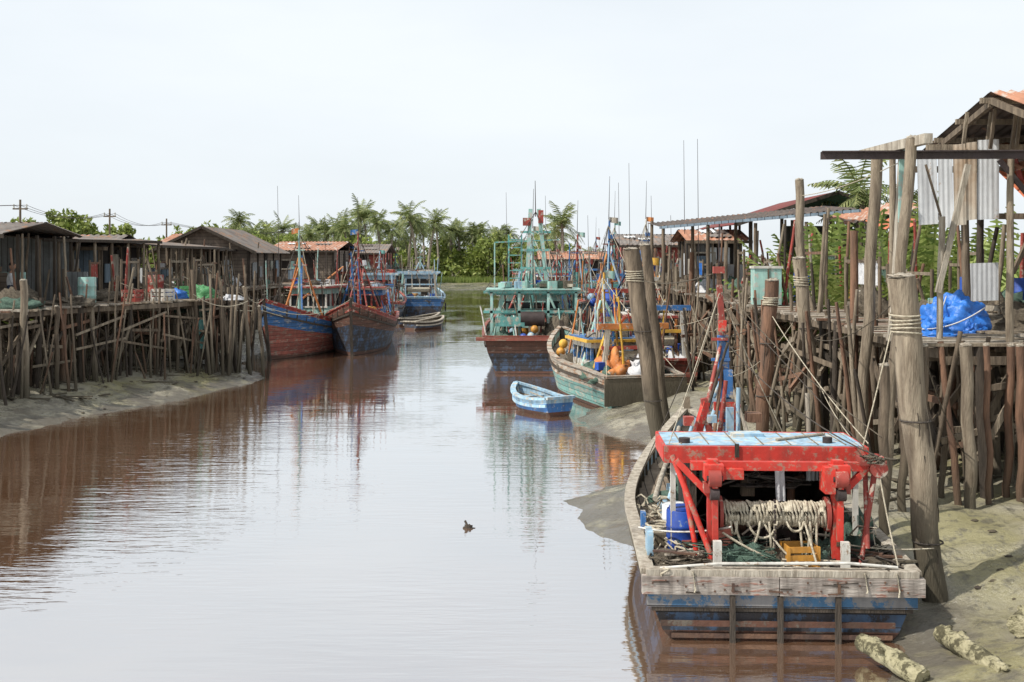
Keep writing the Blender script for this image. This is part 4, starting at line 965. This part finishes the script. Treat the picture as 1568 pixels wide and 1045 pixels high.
b.lump((X(263, 40), 40.5, LD), (.42, .4, .3), tarpb, .3, 3, 20, 10, seed=2); b.lump((X(300, 40), 41, LD), (.45, .4, .42), tarpg, .3, 3, 20, 10, seed=3)
b.lump((X(350, 40), 40.6, LD-.05), (.4, .2, .18), cloth, .3, 3, seed=3)
b.obj('tarpaulin_heap')
b = B(); b.corr((X(272, 41), 40.4, LD), (1.2, .4, 0), (0.05, 0, -.5), netg, .12, .05); b.corr((X(300, 41), 40.2, LD), (.4, .2, 0), (0.05, 0, -1.9), netg, .12, .05); b.corr((X(308, 41), 40.1, 2.2), (.3, .1, 0), (0.05, 0, -1.1), teal, .2, .03); b.obj('hanging_net')
b = B(); b.box((X(1173, 30), 30, RD+.5), (.7, .5, .95), lteal); b.box((X(1173, 30), 30, RD+1.0), (.76, .56, .06), white); b.box((X(1173, 30), 29.73, RD+.5), (.04, .02, .9), woodm); b.obj('storage_cabinet')

# ---- seated man on the left pier ------------------------------------------------
def seated_man(loc, rz):
    E = empty('seated_man', loc, rz)
    J = {'pel': (0, 0, .50), 'sp1': (0, -.02, .68), 'sp2': (0, .0, .88), 'nk': (0, .02, 1.0), 'hd': (0, .05, 1.07),
         'shL': (-.18, .0, .93), 'elL': (-.23, .08, .67), 'wrL': (-.14, .32, .62), 'haL': (-.12, .38, .61),
         'shR': (.18, .0, .93), 'elR': (.24, .06, .67), 'wrR': (.15, .31, .62), 'haR': (.13, .37, .61),
         'hiL': (-.10, .02, .48), 'knL': (-.15, .44, .50), 'anL': (-.14, .42, .09), 'toL': (-.15, .60, .035),
         'hiR': (.10, .02, .48), 'knR': (.15, .44, .50), 'anR': (.14, .46, .09), 'toR': (.15, .64, .035)}
    rad_ = dict(pel=.14, sp1=.13, sp2=.14, nk=.055, hd=.06, sh=.07, el=.043, wr=.028, ha=.03, hi=.10, kn=.062, an=.04, to=.035)
    ed = [('pel', 'sp1'), ('sp1', 'sp2'), ('sp2', 'nk'), ('nk', 'hd')]
    for s in 'LR': ed += [('sp2', 'sh'+s), ('sh'+s, 'el'+s), ('el'+s, 'wr'+s), ('wr'+s, 'ha'+s), ('pel', 'hi'+s), ('hi'+s, 'kn'+s), ('kn'+s, 'an'+s), ('an'+s, 'to'+s)]
    ks = list(J); me = bpy.data.meshes.new('body'); me.from_pydata([J[k] for k in ks], [(ks.index(a), ks.index(c)) for a, c in ed], [])
    ob = bpy.data.objects.new('body', me); sc.collection.objects.link(ob); md = ob.modifiers.new('skin', 'SKIN')
    for i, k in enumerate(ks):
        q = rad_.get(k, rad_.get(k[:2], .05)); me.skin_vertices[0].data[i].radius = (q, q*.85); me.skin_vertices[0].data[i].use_root = (k == 'pel')
    ob.modifiers.new('sub', 'SUBSURF').levels = 2
    dg = bpy.context.evaluated_depsgraph_get(); m2 = bpy.data.meshes.new_from_object(ob.evaluated_get(dg)); bpy.data.objects.remove(ob)
    m2.materials.clear()
    for q in (skin, cloth, shorts): m2.materials.append(q)
    for p in m2.polygons:
        c = p.center; p.use_smooth = True
        p.material_index = 2 if (c.z < .62 and c.z > .38 and c.y < .36 and abs(c.x) < .3 and not (c.y > .2 and c.z > .58)) else (1 if c.z > .6 and c.z < .985 and c.y < .17 else 0)
    o2 = bpy.data.objects.new('body', m2); sc.collection.objects.link(o2); o2.parent = E
    b = B(); hc = (0, .06, 1.19)
    b.lump(hc, (.078, .098, .118), skin, .0, 2, 18, 14, False); b.lump((0, .045, 1.215), (.086, .10, .105), hair, .05, 6, 18, 10, True)
    b.lump((0, .155, 1.175), (.014, .022, .022), skin, 0, 2, 8, 6, False)
    for s in (-1, 1):
        b.lump((s*.03, .143, 1.20), (.013, .01, .007), hair, 0, 2, 8, 6, False); b.lump((s*.08, .05, 1.18), (.012, .022, .03), skin, 0, 2, 8, 6, False)
        for k in range(4):
            x = s*(.10+.016*k); b.tube([(x, .39, .61), (x, .435-.006*abs(k-1), .605), (x, .455-.006*abs(k-1), .585)], .008, skin, 6)
        b.tube([(s*.095, .36, .615), (s*.07, .385, .61), (s*.068, .405, .60)], .009, skin, 6)
    b.tube([(-.025, .148, 1.135), (0, .153, 1.133), (.025, .148, 1.135)], .004, hullred, 5)
    b.obj('head_and_hands', E)
    b = B()
    b.box((0, 0, .37), (.36, .34, .04), woodl)
    for sx in (-1, 1):
        for sy in (-1, 1): b.box((sx*.14, sy*.13, .175), (.04, .04, .35), wood)
    b.obj('stool', E)
R = random.Random(9)
seated_man((X(16, 35), 35, LD), rad(-70))

b = B(); R = random.Random(4)
def P3(px, py, d): return V((X(px, d), d, Z(py, d)))
for a, c, s in ((P3(1378, 450, 13.6), P3(1320, 690, 13.6), .02), (P3(1378, 455, 13.6), P3(1250, 520, 23), .2), (P3(1255, 590, 23), P3(1320, 690, 14), .1), (P3(1100, 430, 17), P3(1350, 670, 14), .15),
                (P3(985, 430, 27), P3(1090, 420, 17), .1), (P3(975, 400, 27), P3(905, 500, 42), .2), (P3(1430, 840, 13.4), P3(1300, 835, 13.3), .03), (P3(1180, 480, 21), P3(1330, 680, 14), .1),
                (P3(1228, 300, 26), P3(1395, 240, 17), .1), (P3(1385, 430, 15), P3(1480, 700, 16.4), .3)):
    b.rope(a, c, s, .009, R.choice([rope, netb]))
for i in range(12):
    y = R.uniform(20, 40); b.rope((R.uniform(4.4, 6), y, R.uniform(1.2, 3)), (R.uniform(5.5, 7), y+R.uniform(-3, 3), R.uniform(1.8, 3.4)), R.uniform(.05, .4), .009, R.choice([rope, netb, roped]))
b.obj('mooring_ropes')
b = B()
for i in range(10):
    y = R.uniform(36, 48); b.rope((R.uniform(-13, -10), y, R.uniform(2, 4)), (R.uniform(-11, -9), y+R.uniform(0, 6), R.uniform(1.2, 3)), R.uniform(.05, .4), .012, R.choice([rope, roped]))
b.rope((X(404, 47.5), 47.5, 2.6), (X(380, 41), 41, 2.9), .2, .012); b.rope((X(537, 49.5), 49.5, 2.5), (X(400, 41.2), 41.2, 2.6), .5, .012)
b.obj('mooring_ropes')

b = B(); alg = mat('algae_timber', (.38, .34, .22), (.18, .165, .085), 5, .9, 1.0, wear=(.08, .07, .04), amt=.55, streak=0)
for (x, y, z, dx, dy, dz, w) in ((4.05, 11.3, .14, -.30, .95, .05, .22), (4.85, 11.2, .2, -.22, 1.15, .05, .22), (5.3, 12.0, .42, .7, .55, .22, .24)):
    a = V((x, y, z)); K = 9; c_ = a+V((dx, dy, dz)); b.tube([a.lerp(c_, i/K)+V((R.uniform(-.012, .012), 0, R.uniform(-.012, .012))) for i in range(K+1)], w*.5, alg, 8, w*.45)
    for k in range(9): p = a.lerp(c_, R.random()); b.lump(p+V((R.uniform(-w, w)*.35, 0, w*.3)), (.05, .08, .04), alg, .5, 4, 8, 4, seed=k)
for i in range(8): b.box((R.uniform(5.4, 7), R.uniform(13.5, 16), .5), (.6, .1, .08), woodm, R.uniform(0, 3), R.uniform(-.2, .2))
b.obj('fallen_timber')
b = B(); b.lump((X(718, 18.2), 18.2, -.03), (.09, .06, .07), woodd, .4, 3); b.tube([(X(716, 18.2), 18.2, .03), (X(712, 18.2), 18.25, .1)], .02, woodd, 5); b.obj('floating_driftwood')

for px, py, d in ((31, 306, 62), (168, 320, 75), (255, 335, 90)):
    b = B(); x = X(px, d); z = Z(py, d); b.tube([(x, d, 0.8), (x, d, z)], .09, woodm, 8, .06)
    b.beam((x-.4, d, z-.5), (x+.4, d, z-.5), .08, .08, woodm)
    for s in (-.35, 0, .35): b.disc((x+s, d, z-.45), (x+s, d, z-.25), .04, white, 8)
    b.obj('utility_pole')
b = B(); pts = [(31, 306, 62), (168, 320, 75), (255, 335, 90)]
pp = [(-60, 45, Z(306, 62)-.3)]+[(X(a, d), d, Z(c, d)-.3) for a, c, d in pts]+[(-22, 115, 7)]
for s in (-.35, 0, .35):
    for a, c in zip(pp, pp[1:]): b.rope((a[0]+s, a[1], a[2]), (c[0]+s, c[1], c[2]), .5, .012, steeld, 4, 12)
b.obj('power_lines')

# ================= vegetation ======================================================
def frond(vs, fs, base, az, el, L, droop, nl, ll, rnd):
    p = V(base); d = V((math.cos(az)*math.cos(el), math.sin(az)*math.cos(el), math.sin(el)))
    step = L/nl; side = V((-math.sin(az), math.cos(az), 0)); twist = rnd.uniform(-.3, .3)
    pts = []
    for i in range(nl+1):
        pts.append((p.copy(), d.copy())); p = p+d*step; d = (d+V((0, 0, -droop/nl))).normalized()
    for i in range(1, nl+1):
        p, d = pts[i]; t = i/nl; w = ll*(math.sin(math.pi*min(1, t*.85+.12))**.6)
        for s in (-1, 1):
            tip = p+(side*s*.85+d*.55+V((0, 0, -.35-rnd.uniform(0, .45)+twist*s))).normalized()*w*rnd.uniform(.8, 1.1)
            o = len(vs); q = d*(step*.38)
            vs += [tuple(p-q), tuple(p+q), tuple(tip+q*.25), tuple(tip-q*.25)]; fs.append((o, o+1, o+2, o+3))
    o = len(vs); wv = side*.035
    for p, d in pts: vs += [tuple(p-wv), tuple(p+wv)]
    for i in range(nl): fs.append((o+2*i, o+2*i+1, o+2*i+3, o+2*i+2))
def palm_mesh(seed, h, fl=3.0, nf=24):
    r = random.Random(seed); b = B(); lx = r.uniform(-1.2, 1.2); ly = r.uniform(-.5, .5)
    path = [(lx*(i/8)**2, ly*(i/8)**2, h*i/8) for i in range(9)]
    b.tube(path, .24, trunk, 7, .14)
    vs = []; fs = []; top = path[-1]
    for i in range(nf):
        el = r.uniform(-.5, 1.35); frond(vs, fs, top, i*2.4+r.uniform(-.3, .3), el, fl*r.uniform(.7, 1.15), r.uniform(.9, 1.9), 14, .75, r)
    b.add(vs, fs, leafP)
    for i in range(6): a = r.uniform(0, 6.3); b.lump((top[0]+.22*math.cos(a), top[1]+.22*math.sin(a), h-.3), (.12, .12, .14), trunk, .1, 2, 6, 5, False)
    me = bpy.data.meshes.new('palm_tree'); me.from_pydata(b.v, [], b.f)
    for m_ in b.mats: me.materials.append(m_)
    me.polygons.foreach_set('material_index', b.m); me.polygons.foreach_set('use_smooth', [k for k in b.sm]); me.update(); return me
PM = [palm_mesh(i, 8.3) for i in range(6)]
r = random.Random(2)
def palm(px, pytop, d, k=None, sc_=1):
    zt = Z(pytop, d); g0 = 1.1; s = (zt-g0)/10.0
    ob = bpy.data.objects.new('palm_tree', PM[r.randrange(6) if k is None else k]); sc.collection.objects.link(ob)
    ob.location = (X(px, d), d, g0-.1); ob.rotation_euler = (0, 0, r.uniform(0, 6.28)); q = sc_*max(.8, min(s, 1.15)); ob.scale = (q, q, s)
for px, py, d in ((358, 318, 150), (402, 340, 160), (430, 335, 165), (452, 345, 150), (478, 337, 165), (500, 338, 170), (520, 328, 160), (548, 312, 158), (565, 310, 165), (585, 324, 150), (608, 330, 168), (625, 320, 160), (640, 313, 158), (655, 322, 165), (672, 332, 178), (690, 336, 180), (705, 341, 182), (722, 338, 180), (740, 344, 180), (757, 350, 180), (775, 360, 185), (535, 335, 150), (600, 337, 150), (650, 340, 180), (470, 347, 145), (420, 347, 140), (800, 365, 185), (510, 330, 180), (578, 330, 185), (632, 335, 185), (700, 342, 185)):
    palm(px, py, d)
for i in range(44):
    px = r.uniform(360, 790); palm(px, r.uniform(340, 376), r.uniform(182, 192) if px > 640 else r.uniform(140, 185))
palm(862, 318, 95, k=1); palm(856, 335, 100, k=3); palm(905, 380, 120); palm(930, 385, 130)
palm(1350, 248, 42, k=2, sc_=.85); palm(1325, 285, 47, k=4, sc_=.8); palm(1382, 275, 50, k=0, sc_=.75)

def foliage(name, clumps, n, leaf, m_, seed, trunks=True):
    rs = np.random.RandomState(seed); cl = np.array(clumps, dtype=float)
    w = cl[:, 3]*cl[:, 5]; w = w/w.sum(); idx = rs.choice(len(cl), n, p=w)
    sub = rs.normal(size=(len(cl), 14, 3)); sub /= np.linalg.norm(sub, axis=2)[:, :, None]; sub *= rs.uniform(.35, .95, (len(cl), 14, 1))
    sc_ = sub[idx, rs.randint(0, 14, n)]
    dv = rs.normal(size=(n, 3)); dv /= np.linalg.norm(dv, axis=1)[:, None]; dv *= rs.uniform(.25, 1, (n, 1))**.5*.38
    c = cl[idx, :3]+(sc_+dv)*cl[idx, 3:6]
    c[:, 2] = np.maximum(c[:, 2], .6)
    a = rs.normal(size=(n, 3)); a /= np.linalg.norm(a, axis=1)[:, None]
    bb = rs.normal(size=(n, 3)); bb -= a*(a*bb).sum(1)[:, None]; bb /= np.linalg.norm(bb, axis=1)[:, None]
    s = leaf*rs.uniform(.6, 1.4, (n, 1))
    v = np.stack([c-a*s, c+bb*s*.45, c+a*s, c-bb*s*.45], 1).reshape(-1, 3)
    b = B(); b.v = [tuple(p) for p in v]; b.f = [(4*i, 4*i+1, 4*i+2, 4*i+3) for i in range(n)]; b.mats = [m_]; b.m = [0]*n; b.sm = [False]*n
    if trunks:
        for q in cl[::2]: 
            b.pole((q[0], q[1], .8), (q[0]+.3, q[1], q[2]), .12, .05, trunk, n=5)
            for k in range(3): b.pole((q[0]+.1, q[1], q[2]-q[5]*.5), (q[0]+rs.uniform(-1, 1)*q[3]*.6, q[1]+rs.uniform(-1, 1)*q[4]*.6, q[2]+q[5]*.4), .06, .02, trunk, n=4)
    b.obj(name)
cl = []
for i in range(130):
    px = r.uniform(255, 870); d = r.uniform(176, 190) if px > 590 else r.uniform(140, 178); py = r.uniform(360, 400) if px > 400 else r.uniform(352, 390)
    zt = Z(py, d); cl.append((X(px, d), d, (zt+1)/2+.3, r.uniform(1.3, 3), 2.5, (zt-.5)/2))
for i in range(40):
    px = r.uniform(600, 800); d = r.uniform(176, 184); cl.append((X(px, d), d, 1.8, 3, 2, r.uniform(1.0, 1.9)))
foliage('mangrove_thicket', cl, 66000, .36, leafA, 1)
cl = []
for px, py, rr, d in ((120, 318, 30, 80), (85, 326, 24, 82), (45, 333, 26, 85), (185, 338, 24, 90), (150, 350, 30, 85), (210, 362, 24, 75), (300, 346, 22, 120), (330, 352, 20, 120), (20, 343, 24, 85), (100, 345, 34, 80), (250, 365, 26, 100), (220, 390, 26, 60), (200, 400, 28, 58), (235, 395, 24, 62), (160, 356, 34, 88), (280, 354, 24, 110), (60, 345, 26, 80), (0, 350, 26, 85), (390, 350, 22, 120), (440, 355, 22, 125)):
    q = rr*d/F; cl.append((X(px, d), d, Z(py, d)-q, q*1.15, q*1.1, q)); cl.append((X(px+r.uniform(-12, 12), d), d, Z(py, d)-q*2.2, q*1.3, q, q*1.1))
foliage('mangrove_thicket', cl, 40000, .22, leafA, 3)
cl = []
for i in range(56):
    px = r.uniform(1210, 1640); d = r.uniform(33, 52); py = r.uniform(345, 430); zt = Z(py, d); x = max(X(px, d), 9.2)
    cl.append((x, d, (zt+1)/2, 1.1, 1.2, max(.8, (zt-1)/2)))
foliage('riverside_shrubs', cl, 32000, .13, leafN, 5, False)
cl = []
for i in range(50):
    y = r.uniform(60, 150); sd = r.random() < .5; x = (-19-r.uniform(0, 12)) if sd else (13+r.uniform(0, 18))
    h = r.uniform(1.6, 2.6); cl.append((x, y, h, 2, 2, h-.6))
for i in range(20): cl.append((r.uniform(-26, -19), r.uniform(42, 60), 2.2, 1.6, 1.6, 1.5))
foliage('mangrove_thicket', cl, 22000, .28, leafA, 7, False)
def nipa(x, y, L, n=14):
    b = B(); vs = []; fs = []; rr = random.Random(int(x*31+y*7)); g0 = ground(x, y)-.05
    for i in range(n): frond(vs, fs, (x+rr.uniform(-.2, .2), y+rr.uniform(-.2, .2), g0), rr.uniform(0, 6.28), rr.uniform(.95, 1.5), L*rr.uniform(.7, 1.1), rr.uniform(.5, 1.1), 30, .5, rr)
    b.add(vs, fs, leafN); b.pole((x, y, g0-.2), (x, y, g0+.5), .2, .12, trunk); b.obj('nipa_palm')
for px, d, L in ((1255, 33, 4.4), (1275, 33, 4.8), (1295, 31, 4.4), (1320, 33, 4.6), (1350, 31, 4.2), (1405, 33, 4.8), (1440, 32, 4.4), (1265, 36, 4.8), (1375, 36, 4.9), (1490, 34, 4.6), (1530, 33, 4.6), (1425, 28, 4.0), (1470, 28, 4.0), (1385, 28, 4.0)):
    nipa(X(px, d), d, L)
nipa(X(65, 45), 45, 4.0); nipa(X(100, 47), 46.5, 3.4, 10); nipa(X(212, 52), 52, 3.4); nipa(X(225, 50), 50, 3.2)
b = B(); vs = []; fs = []
for i in range(5000):
    y = r.uniform(172, 180); x = r.uniform(-14, 4); z = 1.0; h = r.uniform(.2, .6); a = r.uniform(0, 3.1); o = len(vs); cx, cy = math.cos(a)*.06, math.sin(a)*.06
    vs += [(x-cx, y-cy, z-.5), (x+cx, y+cy, z-.5), (x+r.uniform(-.2, .2), y, z+h)]; fs.append((o, o+1, o+2))
b.add(vs, fs, leafN); b.obj('bank_grass')

# ================= sky, sun, camera ================================================
w = bpy.data.worlds.new('World'); sc.world = w; w.use_nodes = True; nt = w.node_tree; N = nt.nodes; Lk = nt.links
sky = N.new('ShaderNodeTexSky'); sky.sky_type = 'NISHITA'; sky.sun_disc = False
el = math.radians(50); dirv = V((-.90, -.42, 0)).normalized()
az = math.atan2(dirv.x, dirv.y)
sky.sun_elevation = el; sky.sun_rotation = az; sky.dust_density = 2.0; sky.air_density = 1.0
tc = N.new('ShaderNodeTexCoord'); mp = N.new('ShaderNodeMapping'); mp.inputs['Scale'].default_value = (1, 1, 3.5); Lk.new(tc.outputs['Generated'], mp.inputs['Vector'])
nz = N.new('ShaderNodeTexNoise'); nz.inputs['Scale'].default_value = 1.6; nz.inputs['Detail'].default_value = 5; Lk.new(mp.outputs[0], nz.inputs['Vector'])
mr = N.new('ShaderNodeMapRange'); mr.inputs[1].default_value = .3; mr.inputs[2].default_value = .7; mr.inputs[3].default_value = .76; mr.inputs[4].default_value = .99; Lk.new(nz.outputs['Fac'], mr.inputs[0])
mx = N.new('ShaderNodeMix'); mx.data_type = 'RGBA'; Lk.new(mr.outputs[0], mx.inputs[0]); Lk.new(sky.outputs[0], mx.inputs[6]); mx.inputs[7].default_value = (8.1, 8.6, 9.0, 1)
Lk.new(mx.outputs[2], N['Background'].inputs[0]); N['Background'].inputs[1].default_value = .115
sd = bpy.data.lights.new('sun', 'SUN'); sd.energy = 4.9; sd.angle = math.radians(.7); sd.color = (1, .96, .89)
so = bpy.data.objects.new('sun', sd); sc.collection.objects.link(so)
tosun = V((dirv.x*math.cos(el), dirv.y*math.cos(el), math.sin(el)))
so.rotation_euler = (-tosun).to_track_quat('-Z', 'Y').to_euler(); so.location = (-20, -10, 40)
cd = bpy.data.cameras.new('camera'); cam = bpy.data.objects.new('camera', cd); sc.collection.objects.link(cam); sc.camera = cam
cam.location = (0, 0, H); cam.rotation_euler = (math.radians(90), 0, 0)
cd.sensor_width = 36; cd.lens = F/1568*36; cd.shift_y = -(522.5-HY)/1568; cd.clip_end = 12000; cd.clip_start = .1
sc.view_settings.view_transform = 'Standard'; sc.view_settings.look = 'None'; sc.view_settings.exposure = 0
